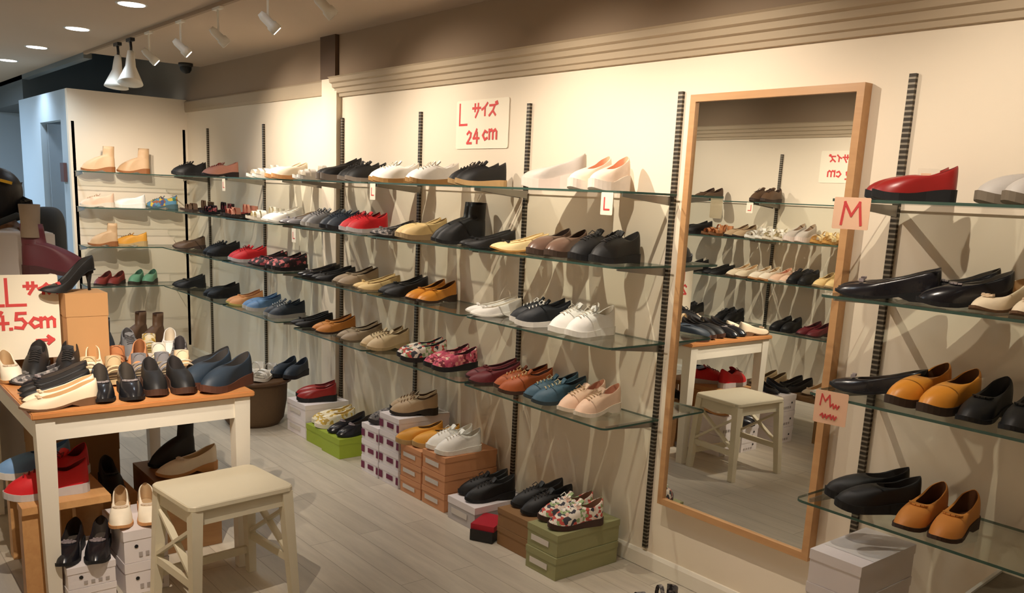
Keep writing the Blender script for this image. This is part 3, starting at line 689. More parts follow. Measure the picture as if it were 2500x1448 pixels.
row(2, [('loafer', 'brown', 462, -14, 'brown and tan loafer nearest the corner on the third shelf'),
        ('sneaker', 'black', 542, -6, 'black sneaker on the third shelf beside the red ones'),
        ('sneaker', 'red', 605, -8, 'small red sneaker on the third shelf'),
        ('loafer', 'floraldark', 655, -8, 'black loafer with dull pink floral pattern on the third shelf'),
        ('slip_on_shoe', 'floraldark', 700, -2, 'black slip-on with rose pattern on the third shelf'),
        ('ballet_flat', 'blackgloss', 780, -12, 'glossy black flat on the third shelf at the pilaster'),
        ('ballet_flat', 'black', 815, -14, 'black pointed flat on the third shelf'),
        ('loafer', 'taupe', 868, -10, 'taupe loafer with dark lining on the third shelf'),
        ('ballet_flat', 'beigeyellow', 920, -14, 'pale yellow flat on the third shelf'),
        ('loafer', 'black', 985, -14, 'black loafer with white tag on the third shelf'),
        ('loafer', 'mustard', 1052, 4, 'mustard loafer with toes forward on the third shelf'),
        ('ballet_flat', 'white', 1205, -24, 'white pointed flat on the third shelf near the mirror'),
        ('sneaker', 'blackwhitelace', 1318, -26, 'navy black sneaker with white trim on the third shelf'),
        ('sneaker', 'white', 1420, -2, 'white sneaker at the mirror end of the third shelf', {'s': 1.04})])
row(3, [('loafer', 'black', 462, -8, 'black loafer nearest the corner on the lowest shelf'),
        ('slip_on_shoe', 'black', 542, -4, 'black slip-on beside the loafers on the lowest shelf'),
        ('loafer', 'orangeyellow', 598, -10, 'orange and yellow loafer on the lowest shelf'),
        ('slip_on_shoe', 'blue', 640, -8, 'sky blue slip-on on the lowest shelf'),
        ('sneaker', 'navystripe', 695, -6, 'navy sneaker with pale stripes on the lowest shelf'),
        ('ballet_flat', 'black', 762, -10, 'black flat at the pilaster on the lowest shelf'),
        ('loafer', 'orange', 815, -14, 'orange loafer with brown heel on the lowest shelf'),
        ('loafer', 'taupe', 878, -16, 'taupe loafer on the lowest shelf beside beige pair'),
        ('lace_up_shoe', 'beige', 940, -10, 'beige lace-up on the lowest shelf'),
        ('slip_on_shoe', 'floralwhite', 1030, -22, 'white floral slip-on with black sole on the lowest shelf'),
        ('slip_on_shoe', 'floralpink', 1100, -10, 'pink floral slip-on with black sole on the lowest shelf'),
        ('loafer', 'burgundy', 1212, -28, 'burgundy loafer on the lowest shelf'),
        ('lace_up_shoe', 'rust', 1275, -26, 'rust brown lace-up on the lowest shelf'),
        ('lace_up_shoe', 'teal', 1345, -20, 'blue lace-up with cream laces on the lowest shelf'),
        ('lace_up_shoe', 'pinkbeige', 1438, 0, 'pale pink lace-up at the mirror end of the lowest shelf')])

# medium size run right of the mirror
ZM = [ZS[0], ZS[1], ZS[2] + .012, ZS[3] - .01]
GM = 'shoes right of the mirror'
def mput(kind, pn, px, lvl, turn, desc, y=-0.2, **k):
    z = ZM[lvl] + .0005; x = find_x(px, y, z)
    return pair(kind, pn, x, y, z, OUT + math.radians(turn), desc, GM, **k)
RP = mput('slip_on_shoe', 'redblack', 2218, 0, -50, 'dark red leather slip-on with black sole right of the mirror', scale=.9)
tg = MB().box(-.085, -.02, .038, .0395, .052, .105).build('price_tag', M_paper, RP[1]); MB().box(-.06, -.03, .0396, .0402, .056, .09).build('sticker', M_pinkpaper, tg)
mput('slip_on_shoe', 'greysole', 2520, 0, -30, 'white and grey shoe at the top right edge')
mput('ballet_flat', 'blackbow', 2165, 1, -64, 'glossy black flat with silver bow on the second shelf right of mirror', y=-0.23, scale=1.12, stagger=.0)
mput('loafer', 'blackgloss', 2335, 1, -46, 'black loafer behind the bow flats on the second shelf', y=-0.2, gap=.085)
mput('ballet_flat', 'cream', 2485, 1, -4, 'beige flat with toes forward at the right edge', y=-0.21, gap=.10)
z = ZM[2] + .0005
shoe('ballet_flat', 'blackbow', (find_x(2140, -.2, z), -.2, z), OUT + math.radians(-68), 'glossy black flat with silver toe beside mustard loafers right of the mirror', GM, 1.1)
mput('slip_on_shoe', 'mustard', 2275, 2, -8, 'mustard slip-on right of the mirror', y=-0.22, gap=.096)
mput('loafer', 'black', 2450, 2, 2, 'black slip-on with toes forward at the right edge', y=-0.22, gap=.105)
mput('slip_on_shoe', 'black', 2125, 3, -42, 'black slip-on at the left end of the lowest shelf right of mirror', y=-0.22, gap=.092)
mput('loafer', 'orange', 2285, 3, 2, 'shiny orange-tan shoe on the lowest shelf right of the mirror', y=-0.24, gap=.092)
mput('loafer', 'cream2', 2700, 3, 0, 'cream shoe beyond the right edge of the photo')

# single shoes on the end panel
GE = 'single shoes on the end panel'
def eput(kind, pn, px, lvl, ang, label, dx=.16, **k):
    z = ZS[lvl] + .0005; lo, hi = -1.0, 0.2; x = XE + dx
    for _ in range(40):
        y = (lo + hi) / 2; d = Vector((x, y, z)) - CAM
        u = d.dot(RIGHT) / d.dot(FWD) * FPX + CX
        if u < px: lo = y
        else: hi = y
    return shoe(kind, pn, (x, y, z), math.radians(ang), label, GE, **k)
eput('ankle_boot', 'tanboot', 240, 0, -105, 'cream ankle boot with brown shaft, left of two on the end panel top shelf')
eput('ankle_boot', 'tanboot', 326, 0, -105, 'cream and tan ankle boot, right of two on the end panel top shelf')
eput('lace_up_shoe', 'pinkbeige', 238, 1, -105, 'pale pink shoe on the second shelf of the end panel')
eput('slip_on_shoe', 'white', 316, 1, -105, 'white shoe on the second shelf of the end panel')
eput('lace_up_shoe', 'floralgreen', 395, 1, -105, 'blue, green and yellow patterned shoe on the end panel')
eput('ankle_boot', 'tanboot', 252, 2, -105, 'beige ankle shoe on the third shelf of the end panel', scale=.9)
eput('lace_up_shoe', 'mustardlight', 320, 2, -105, 'mustard shoe on the third shelf of the end panel')
eput('loafer', 'redbrown', 252, 3, -40, 'red brown loafer on the lowest end panel shelf, left one')
eput('loafer', 'redbrown', 284, 3, -40, 'red brown loafer on the lowest end panel shelf, right one')
eput('slip_on_shoe', 'green', 333, 3, -35, 'green slip-on on the lowest end panel shelf, left one')
eput('slip_on_shoe', 'green', 366, 3, -35, 'green slip-on on the lowest end panel shelf, right one')

# opposite wall (seen in the mirror)
GO = 'small size shoes on the opposite wall'
def oput(kind, pn, x, lvl, turn, desc): pair(kind, pn, x, YB + .19, ZO[lvl] + .0005, PI / 2 + math.radians(turn), desc, GO)
def mx_(px, py=560):    # photo x inside the mirror -> x on the opposite wall
    d = RIGHT * (px - CX) + DOWN * (py - CY) + FWD * FPX
    return (d.x / d.y) * (2 * -0.034 - (YB + .19) + 2.7)
for kind, pn, px, lvl, turn, desc in [
    ('loafer', 'brown', 1722, 0, 0, 'dark brown shoe on the opposite top shelf, left in mirror'), ('sneaker', 'brown', 1862, 0, 0, 'brown sneaker with pale sole above the reversed L card'),
    ('slip_on_shoe', 'black', 1700, 1, 25, 'black shoe at the left of the mirror, second shelf'), ('sandal', 'tan', 1752, 1, 15, 'tan sandal on the mirrored second shelf'), ('loafer', 'taupelace', 1808, 1, 10, 'taupe loafer on the mirrored second shelf'),
    ('sandal', 'white', 1858, 1, 0, 'white sandal on the mirrored second shelf'), ('sandal', 'whitegold', 1902, 1, 0, 'white and gold sandal on the mirrored second shelf'), ('platform_shoe', 'platform', 1955, 1, 0, 'lilac grey platform with orange lining in the mirror'), ('sandal', 'creamblack', 2022, 1, 0, 'cream sandal with black strap in the mirror'),
    ('loafer', 'black', 1700, 2, 20, 'black loafer on the mirrored third shelf'), ('ballet_flat', 'black', 1765, 2, 20, 'low black flat on the mirrored third shelf'), ('loafer', 'cream', 1822, 2, 10, 'cream and brown loafer in the mirror'), ('loafer', 'cream2', 1878, 2, 5, 'cream loafer on the mirrored third shelf'),
    ('loafer', 'pinkbeige', 1930, 2, 5, 'pinkish beige loafer in the mirror'), ('sneaker', 'black', 1975, 2, 0, 'black sneaker on the mirrored third shelf'), ('loafer', 'beigeyellow', 2040, 2, 0, 'pale yellow loafer on the mirrored third shelf'),
    ('sneaker', 'blackgrey', 1700, 3, 0, 'black sneaker with grey sole low in the mirror'), ('lace_up_shoe', 'black', 1800, 3, 0, 'black lace-up on the mirrored lowest shelf'), ('slip_on_shoe', 'black', 1945, 3, 0, 'black slip-on low in the mirror'), ('loafer', 'burgundy', 2015, 3, 10, 'dark burgundy loafer low in the mirror')]:
    oput(kind, pn, mx_(px), lvl, turn, desc)

# ---------------------------------------------------------------- shoe boxes
M_olive = mat('olive_green_card', (150, 148, 104), 0.7, var=0.03, scale=8); M_lime = mat('lime_green_card', (150, 168, 48), 0.7, var=0.03, scale=8)
M_wbox = mat('white_box_card', (236, 228, 228), 0.6); M_tanbox = mat('tan_box_card', (214, 152, 106), 0.75, var=0.03, scale=8); M_purple = mat('purple_print', (112, 18, 62), 0.6); M_labelp = mat('label_paper', (214, 206, 196), 0.7)
M_redbox = mat('red_box_card', (176, 24, 44), 0.6); M_greybox = mat('grey_box_card', (190, 184, 182), 0.7)
def shoe_box(x0, x1, y0, y1, z0, z1, m, label, group, mark=None, face='y', rz=0.0, lidm=None):
    cx, cy = (x0 + x1) / 2, (y0 + y1) / 2; hx, hy, h = (x1 - x0) / 2 - .001, (y1 - y0) / 2 - .001, z1 - z0
    t = thing('shoe_box', label, 'shoe box', (cx, cy, z0), rz, group)
    body_ = MB().box(-hx + .002, hx - .002, -hy + .002, hy - .002, 0, h - .004).build('box_body', m, t)
    MB().box(-hx, hx, -hy, hy, h * .70, h - .0008).build('lid', lidm or m, t)
    if mark:
        def on(u0, u1, w0, w1, mm, nm):
            if face == 'y': MB().box(u0, u1, -hy - .0012, -hy - .0002, w0, w1).build(nm, mm, body_)
            else: MB().box(hx + .0002, hx + .0012, u0, u1, w0, w1).build(nm, mm, body_)
        hu = hx if face == 'y' else hy
        if mark == 'label': on(-hu * .7, hu * .45, h * .30, h * .56, M_labelp, 'paper_label')
        if mark == 'purple': on(-hu, -hu * .62, h * .2, h * .62, M_purple, 'printed_mark'); on(-hu * .2, hu * .45, h * .30, h * .58, M_purple, 'printed_mark'); on(hu * .78, hu, h * .2, h * .62, M_purple, 'printed_mark')
        if mark == 'dot':
            mb = MB()
            r = .007; c = -hu * .45; cz = h * .5
            pts = [(c + r * math.cos(2 * PI * k / 14), cz + r * math.sin(2 * PI * k / 14)) for k in range(14)]
            mb.loft([[(hx + e, a, b) for a, b in pts] for e in (.0002, .001)] if face != 'y' else [[(a, -hy - e, b) for a, b in pts] for e in (.0002, .001)], True, True)
            mb.build('black_dot', M_black, body_)
            g = mat('pale_grey_print', (176, 166, 162), .7) if 'pg' not in PAL else PAL['pg']; PAL['pg'] = g
            for q in range(4): on(-hu * .35 + q * hu * .3, -hu * .35 + q * hu * .3 + hu * .16, h * .16, h * .30, g, 'grey_print')
    return t
GB = 'shoe boxes along the long wall'
shoe_box(-2.63, -2.437, -.425, -.065, 0.001, .098, M_olive, 'olive green shoe box on the floor, lower of two near the mirror', GB, 'label')
shoe_box(-2.632, -2.44, -.42, -.06, .099, .195, M_olive, 'olive green shoe box under the floral sneakers, upper of two', GB, 'label')
shoe_box(-2.885, -2.66, -.38, -.06, 0.001, .088, M_brownbox, 'brown cardboard shoe box on the floor left of the olive boxes, lower', GB)
shoe_box(-2.885, -2.66, -.38, -.06, .089, .172, M_brownbox, 'brown cardboard shoe box under black lace-ups, upper of two', GB)
shoe_box(-3.27, -3.05, -.38, -.06, 0.001, .112, M_greybox, 'single pale grey shoe box on the floor between tan and brown boxes', GB, 'label', lidm=M_wbox)
for k in range(3):
    shoe_box(-3.52, -3.32, -.365, -.045, .001 + k * .093, .092 + k * .093, M_tanbox, 'tan shoe box in the right column, %s of three' % ('lowest', 'middle', 'topmost')[k], GB, 'label')
    shoe_box(-3.725, -3.53, -.365, -.045, .001 + k * .085, .084 + k * .085, M_tanbox, 'tan shoe box in the left column, %s of three' % ('lowest', 'middle', 'topmost')[k], GB, 'label')
for k in range(4):
    shoe_box(-3.93, -3.735, -.37, -.05, .001 + k * .094, .094 + k * .094, M_wbox, 'white shoe box with purple marks in the taller column, %s of four' % ('lowest', 'second', 'third', 'topmost')[k], GB, 'purple')
for k in range(3):
    shoe_box(-4.12, -3.94, -.37, -.05, .001 + k * .092, .092 + k * .092, M_wbox, 'white shoe box with purple marks in the lower column, %s of three' % ('lowest', 'middle', 'topmost')[k], GB, 'purple')
shoe_box(-4.57, -4.345, -.385, -.10, 0.001, .118, M_lime, 'lime green shoe box under black shoes, right of two', GB)
shoe_box(-4.80, -4.58, -.37, -.09, 0.001, .110, M_lime, 'lime green shoe box under yellow floral shoes, left of two', GB)
for k in range(2): shoe_box(-5.09, -4.83, -.36, -.06, .001 + k * .105, .105 + k * .105, M_wbox, 'white shoe box under red shoes behind the lime boxes, %s of two' % ('lower', 'upper')[k], GB, 'label')
t = thing('shoe_box', 'open red and black shoe box lying on the floor beside the brown boxes', 'shoe box', (-2.97, -.36, 0.002), 0.5, GB)
MB().box(-.055, .055, -.08, .08, 0, .05).build('box_body', M_black, t); MB().box(-.057, .057, -.07, .085, .05, .075).build('lid', M_redbox, t)
GF = 'shoes standing on floor boxes'
pair('sneaker', 'floralsneaker', -2.53, -.27, .1955, OUT - .28, 'white floral sneaker with brown sole on olive box', GF, gap=.094)
pair('lace_up_shoe', 'black', -2.77, -.22, .1725, OUT - .25, 'black lace-up on brown box', GF)
pair('lace_up_shoe', 'black', -3.16, -.23, .1125, OUT - .3, 'black lace-up on pale grey box', GF)
pair('loafer', 'mustardlight', -3.61, -.24, .2545, OUT - .45, 'yellow shoe on the left tan boxes', GF, gap=.088) if False else None
shoe('slip_on_shoe', 'mustardlight', (-3.685, -.275, .2545), OUT - .4, 'yellow slip-on on the left column of tan boxes, front one', GF)
shoe('slip_on_shoe', 'mustardlight', (-3.59, -.235, .2545), OUT - .4, 'yellow slip-on on the left column of tan boxes, rear one', GF)
pair('sneaker', 'white', -3.42, -.245, .2785, OUT - .15, 'white sneaker on the right column of tan boxes', GF, gap=.092)
pair('lace_up_shoe', 'taupelace', -3.83, -.22, .3775, OUT - .55, 'taupe lace-up with black sole on the purple marked boxes', GF, gap=.08)
shoe('slip_on_shoe', 'floralgrey', (-4.03, -.24, .2775), OUT - .2, 'dark grey shoe on the lower column of purple marked boxes', GF)
pair('slip_on_shoe', 'creamyellow', -4.69, -.24, .1105, OUT - .3, 'white and yellow floral shoe on lime box', GF)
pair('loafer', 'blackbow', -4.455, -.25, .1185, OUT + .05, 'black shoe with bow on lime box', GF)
pair('slip_on_shoe', 'redblack', -4.96, -.22, .2115, OUT - .4, 'red shoe on the white boxes behind the lime ones', GF)
# right of the mirror: a tall stack of white boxes
for k in range(5):
    shoe_box(-1.345, -1.175, -.405, -.085, .001 + k * .106, .106 + k * .106, M_wbox, 'white shoe box right of the mirror, %s of five' % ('lowest', 'second', 'third', 'fourth', 'topmost')[k], 'white shoe boxes right of the mirror')
pair('sandal', 'floralgrey', -2.02, -.30, 0.0005, OUT - .4, 'grey patterned sandal on the floor under the mirror, at the bottom edge', GF)

# ---------------------------------------------------------------- display table
TX0, TX1, TY0, TY1, TZ = -4.42, -3.235, -2.125, -1.36, .734
t = thing('display_table', 'white table with honey pine top covered in shoes, in front of the shelves', 'table', (0, 0, 0), 0)
MB().box(TX0 - .01, TX1 + .01, TY0 - .01, TY1 + .01, TZ - .022, TZ, .004).build('tabletop', M_tabletop, t)
MB().box(TX0 + .02, TX1 - .012, TY0 + .01, TY0 + .03, TZ - .105, TZ - .023).box(TX0 + .02, TX1 - .012, TY1 - .03, TY1 - .01, TZ - .105, TZ - .023).box(TX1 - .032, TX1 - .012, TY0 + .03, TY1 - .03, TZ - .105, TZ - .023).box(TX0 + .02, TX0 + .04, TY0 + .03, TY1 - .03, TZ - .105, TZ - .023).build('apron', M_white, t)
for x in (TX0 + .035, TX1 - .035):
    for y in (TY0 + .035, TY1 - .035): MB().bar((x, y, TZ - .022), (x, y, 0.001), .062, .062, w2=.044, h2=.044).build('leg', M_white, t)
# shoes on the table: photo position of each pair, toes mostly toward the aisle
GT = 'shoes on the display table'
def tput(kind, pn, px, py, ang, desc, z=TZ + .0006, **k):
    p = at(px, py, 2, z); pair(kind, pn, p.x, p.y, z, math.radians(ang), desc, GT, **k)
def tone(kind, pn, px, py, ang, label, z=TZ + .0006, **k):
    p = at(px, py, 2, z); shoe(kind, pn, (p.x, p.y, z), math.radians(ang), label, GT, **k)
TP = TZ + .0006
def tp(kind, pn, x, y, deg, desc, **k): pair(kind, pn, x, y, TP, math.radians(deg), desc, GT, **k)
def ts(kind, pn, x, y, deg, label, scale=1.0): shoe(kind, pn, (x, y, TP), math.radians(deg), label, GT, scale)
# front row
ts('ballet_flat', 'cream', -3.295, -2.03, -84, 'cream ballet flat at the front left corner of the table, nearest one', 1.05)
ts('ballet_flat', 'cream', -3.39, -2.01, -84, 'cream ballet flat behind the nearest one at the table front')
tp('loafer', 'blackgloss', -3.37, -1.825, -10, 'glossy dark navy open shoe at the table front')
tp('slip_on_shoe', 'blackbrown', -3.385, -1.635, -8, 'black suede shoe with brown sole at the table front')
ts('slip_on_shoe', 'navybrown', -3.32, -1.425, -60, 'large dark blue shoe with brown sole at the table corner, front one', 1.12)
ts('slip_on_shoe', 'navybrown', -3.42, -1.47, -60, 'large dark blue shoe with brown sole at the table corner, rear one', 1.12)
# second row
ts('ballet_flat', 'black', -3.485, -2.0, -82, 'black flat behind the cream flats, front one')
ts('ballet_flat', 'black', -3.575, -1.99, -82, 'black flat behind the cream flats, rear one')
ts('ballet_flat', 'blackbow', -3.66, -1.965, -80, 'black flat with silver bow at the left of the table, front one')
ts('ballet_flat', 'floralgrey', -3.745, -1.99, -80, 'grey patterned flat at the left of the table')
tp('sandal', 'beige', -3.65, -1.80, -12, 'beige strappy sandal behind the navy open shoes')
tp('sandal', 'silver', -3.65, -1.60, -8, 'silver sandal behind the black suede shoes')
ts('sandal', 'cream', -3.66, -1.475, -12, 'cream striped sandal behind the large blue shoes')
ts('slip_on_shoe', 'black', -3.63, -1.385, -70, 'black shoe behind the large blue shoes', .9)
# third row
ts('lace_up_shoe', 'black', -3.84, -1.995, -17, 'large black shoe before the red lettered poster, left one', 1.12)
ts('lace_up_shoe', 'black', -3.81, -1.885, -17, 'large black shoe before the red lettered poster, right one', 1.12)
ts('loafer', 'cream2', -3.84, -2.09, 0, 'cream loafer at the left edge before the poster', .95)
ts('loafer', 'cream', -3.80, -1.795, -14, 'cream loafer between the black boots and the cardboard box')
ts('sandal', 'tan', -3.87, -1.69, -20, 'tan strappy sandal before the upright cardboard box, left one')
ts('loafer', 'tan', -3.86, -1.60, -20, 'orange tan loafer in the middle of the table')
ts('sandal', 'whitegold', -3.87, -1.51, -16, 'white and gold sandal in the middle of the table')
ts('loafer', 'floralgrey', -3.88, -1.42, -20, 'grey patterned loafer near the rear side of the table')
# fourth row
ts('ankle_boot', 'navy', -4.13, -1.655, -10, 'dark navy ankle boot beside the upright cardboard box', .85)
ts('lace_up_shoe', 'grey', -4.12, -1.56, -10, 'grey lace-up at the back of the table')
ts('sandal', 'creamyellow', -4.13, -1.47, -14, 'cream and yellow sandal at the back of the table')
ts('loafer', 'whitebrown', -4.12, -1.385, -20, 'white loafer at the back of the table')
ts('loafer', 'tan', -4.29, -1.96, 0, 'tan loafer behind the riser boxes')
# uprights on the table: boxes as risers, poster, boots and pump
def rbox(x0, x1, y0, y1, z0, z1, m, label): return shoe_box(x0, x1, y0, y1, z0, z1, m, label, 'riser boxes on the table')
rbox(-4.07, -3.90, -1.865, -1.70, TZ + .001, 1.055, M_card, 'upright tan cardboard box carrying the black high heel')
rbox(-4.19, -4.085, -2.10, -1.88, TZ + .001, 1.02, M_brownbox, 'upright brown box behind the red lettered poster')
rbox(-4.19, -4.085, -2.10, -1.88, 1.021, 1.105, M_card, 'flat cardboard box carrying the burgundy boot')
poster('large white poster on the table reading LL サイズ 24.5cm in red with an arrow', (-3.985, -2.05, .955), PI / 2, 0.36, 0.345,
       [([('L', 0, 0, 1), ('L', .75, 0, 1)], -0.088, 0.05, 0.105), ([('sa', 0, 0, 1), ('i', 1.1, 0, .85), ('zu', 2.0, 0, .8)], 0.055, 0.095, 0.045), ([('2', 0, 0, 1), ('4', .95, 0, 1.1), ('.', 1.85, 0, 1), ('5', 2.15, 0, 1), ('c', 3.0, 0.05, 1), ('m', 3.65, 0.05, 1)], -0.118, -0.045, 0.062), ([('>', 0, 0, 1)], 0.09, -0.115, 0.06)], 0.012)
shoe('pump', 'black', (-3.975, -1.835, 1.056), math.radians(-72), 'black stiletto pump standing on the upright cardboard box', GT)
def bigboot(loc, ang, label):
    t = shoe('ankle_boot', 'burgundyboot', loc, ang, label, GT, 1.08)
    return t
bigboot((-4.13, -1.835, 1.106), math.radians(78), 'burgundy boot with taupe suede shaft on the riser box')
rb = [c for c in COL.objects if c.name.startswith('ankle_boot')][-1]
MB().lathe([(.036, -.02), (.034, .04), (.038, .105), (.036, .106), (.030, .04)], (-.086, 0, .168), 20).build('shaft', mat('taupe_suede', (132, 116, 98), .9, var=.06), rb, True)
pair('ankle_boot', 'brown', -4.345, -1.44, TP, math.radians(-50), 'dark brown ankle boot at the back corner of the table', GT, scale=.8)

# under the table
t = thing('pine_bench', 'low pine bench under the display table carrying red sneakers', 'bench', (0, 0, 0), 0)
MB().box(-3.86, -3.33, -2.07, -1.84, .345, .372).build('bench_top', M_pine, t)
MB().box(-3.42, -3.33, -2.135, -2.07, .345, .372).build('bench_edge', M_pine, t)
for x, y in ((-3.375, -2.085), (-3.56, -1.87), (-3.83, -2.05), (-3.83, -1.87)):
    if True: MB().box(x - .03, x + .03, y - .05, y + .05, 0.001, .345).build('leg', M_pine, t)
t.location = (0, -.03, 0)
GU = 'shoes under the display table'
pair('sneaker', 'red', -3.47, -2.02, .3725, math.radians(-92), 'bright red sneaker on the pine bench under the table', GU, gap=.1, scale=1.1) if False else None
shoe('sneaker', 'red', (-3.44, -2.06, .3725), math.radians(-95), 'bright red canvas sneaker left of the near table leg', GU, 1.12)
shoe('sneaker', 'red', (-3.59, -1.98, .3725), math.radians(-55), 'bright red canvas sneaker right of the near table leg', GU, 1.05)
shoe('slip_on_shoe', 'blue', (-3.72, -2.05, .3725), math.radians(-90), 'blue grey shoe behind the red sneakers under the table', GU, 1.1)
shoe_box(-3.84, -3.60, -1.84, -1.70, .001, .27, M_card, 'tall cardboard box under the table behind the black loafers', 'boxes under the table')
t = thing('wooden_crate', 'brown pine crate under the table behind the stool', 'crate', (-3.70, -1.51, 0))
M_bp = wood('brown_pine', (150, 110, 68), (124, 88, 54), (4, 4, 20))
for q in (-1, 1):
    MB().box(-.17, .17, min(q * .13, q * .115), max(q * .13, q * .115), .001, .30).build('side_panel', M_bp, t)
    MB().box(min(q * .17, q * .155), max(q * .17, q * .155), -.115, .115, .001, .30).build('end_panel', M_bp, t)
MB().box(-.17, .17, -.13, .13, .3005, .312).build('lid_board', M_bp, t)
shoe_box(-4.30, -3.98, -1.98, -1.66, .001, .50, M_brownbox, 'dark brown cardboard box deep under the table', 'boxes under the table')
GX = 'white shoe boxes beside the stool'
for k in range(2):
    shoe_box(-3.51, -3.225, -1.862, -1.699, .001 + k * .127, .127 + k * .127, M_wbox, 'white shoe box with black dot, %s, under cream loafers' % ('lower', 'upper')[k], GX, 'dot', 'x')
shoe_box(-3.49, -3.205, -2.06, -1.895, .001, .082, M_wbox, 'white shoe box with black dot, lower, under black loafers', GX, 'dot', 'x')
shoe_box(-3.49, -3.205, -2.06, -1.895, .083, .165, M_wbox, 'white shoe box with black dot, upper, under black loafers', GX, 'dot', 'x')
for k in range(3):
    shoe_box(-3.49, -3.205, -2.45, -2.285, .001 + k * .108, .108 + k * .108, M_wbox, 'white dotted shoe box at right inside the mirror, %s of three' % ('lowest', 'middle', 'topmost')[k], GX, 'dot', 'x')
t = thing('low_table', 'low dark brown display table on the floor, visible only in the mirror', 'table', (-3.40, -2.72, 0))
MB().box(-.36, .36, -.22, .22, .27, .30, .004).build('tabletop', M_brownbox, t)
for x in (-.32, .32):
    for y in (-.18, .18): MB().box(x - .02, x + .02, y - .02, y + .02, 0.001, .27).build('leg', M_brownbox, t)
for k, (pn, nm) in enumerate((('cream', 'cream'), ('black', 'black'), ('beige', 'beige'))): pair('ballet_flat', pn, -3.16 - k * .21, -2.66, .3005, math.radians(100), nm + ' flat on the low brown table shown in the mirror', 'flats on the low table')
pair('ballet_flat', 'black', -3.34, -2.37, .3255, math.radians(10), 'black flat on the white boxes shown in the mirror', 'flats on the low table', scale=.85)
pair('loafer', 'cream2', -3.345, -1.785, .2555, math.radians(-14), 'cream loafer on the white boxes beside the stool', GU, scale=.97)
pair('loafer', 'blackbow', -3.31, -1.975, .1655, math.radians(-22), 'black loafer with bow on the white boxes by the table leg', GU, scale=1.0)
shoe('loafer', 'cream2', (-3.62, -1.49, .3125), math.radians(-88), 'cream white loafer on the pine crate under the table', GU, 1.05)
shoe('ankle_boot', 'black', (-3.78, -1.50, .3125), math.radians(-75), 'black ankle shoe on the pine crate under the table', GU, .9)
shoe('loafer', 'black', (-3.72, -1.77, .2708), math.radians(-5), 'black shoe on the tall cardboard box under the table', GU)

# ---------------------------------------------------------------- stool
st = thing('step_stool', 'pale khaki wooden stool with crossed side bars in front of the table', 'stool', (-3.015, -1.565, 0), math.radians(5.5))
HX, HY = .165, .20
mb = MB(); pts = []; r = .03
for cx, cy, a0 in ((HX - r, HY - r, 0), (-HX + r, HY - r, 90), (-HX + r, -HY + r, 180), (HX - r, -HY + r, 270)):
    for k in range(6):
        a = math.radians(a0 + 18 * k); pts.append((cx + r * math.cos(a), cy + r * math.sin(a)))
mb.loft([[(x * .985, y * .985, .428) for x, y in pts], [(x, y, .432) for x, y in pts], [(x, y, .446) for x, y in pts], [(x * .985, y * .985, .45) for x, y in pts]], True, True)
mb.build('seat', M_stool, st)
def lx(z): return .140 + (.428 - z) * .06
def ly(z): return .172 + (.428 - z) * .05
for sx_ in (-1, 1):
    for sy_ in (-1, 1):
        MB().bar((sx_ * lx(.428), sy_ * ly(.428), .428), (sx_ * lx(0), sy_ * ly(0), .001), .042, .040, up=(0, 1, 0), w2=.032, h2=.03).build('leg', M_stool, st)
for sx_ in (-1, 1):
    MB().bar((sx_ * lx(.40), -ly(.4), .40), (sx_ * lx(.4), ly(.4), .40), .018, .052).build('apron', M_stool, st)
for sy_ in (-1, 1):
    MB().bar((-lx(.40), sy_ * ly(.4), .40), (lx(.4), sy_ * ly(.4), .40), .018, .052).build('apron', M_stool, st)
    MB().bar((-lx(.11), sy_ * ly(.11), .16), (lx(.11), sy_ * ly(.11), .16), .016, .03).build('stretcher', M_stool, st)
    MB().bar((-lx(.36), sy_ * ly(.36), .365), (lx(.17), sy_ * ly(.17), .175), .012, .024, up=(0, 1, 0)).build('cross_bar', M_stool, st)
    MB().bar((lx(.36), sy_ * (ly(.36) + .001), .365), (-lx(.17), sy_ * (ly(.17) + .001), .175), .012, .024, up=(0, 1, 0)).build('cross_bar', M_stool, st)
MB().bar((-lx(.1) + .0, -ly(.1), .10), (-lx(.1), ly(.1), .10), .016, .03).build('stretcher', M_stool, st)

# ---------------------------------------------------------------- low round basket table behind the table
t = thing('basket_table', 'low round dark brown basket with a flat top between the table and white boxes', 'basket', (-5.35, -.47, 0))
MB().lathe([(.16, .001), (.19, .04), (.21, .16), (.215, .285)], n=36, cap0=True).build('basket', mat('dark_brown_wicker', (96, 74, 50), .85, var=.12, scale=60, bump=.4), t, True)
MB().lathe([(.24, .286), (.245, .292), (.245, .302), (.24, .308), (.0001, .308)], n=36).build('top_board', wood('dark_oak', (104, 76, 50), (76, 54, 36)), t)
GK = 'shoes on the basket table'
pair('sandal', 'white', -5.27, -.47, .3085, math.radians(-52), 'white strappy sandal on the round basket table', GK, gap=.09, scale=1.05)
pair('slip_on_shoe', 'navy', -5.25, -.265, .3085, math.radians(-60), 'dark navy shoe on the edge of the basket table', GK, gap=.085)

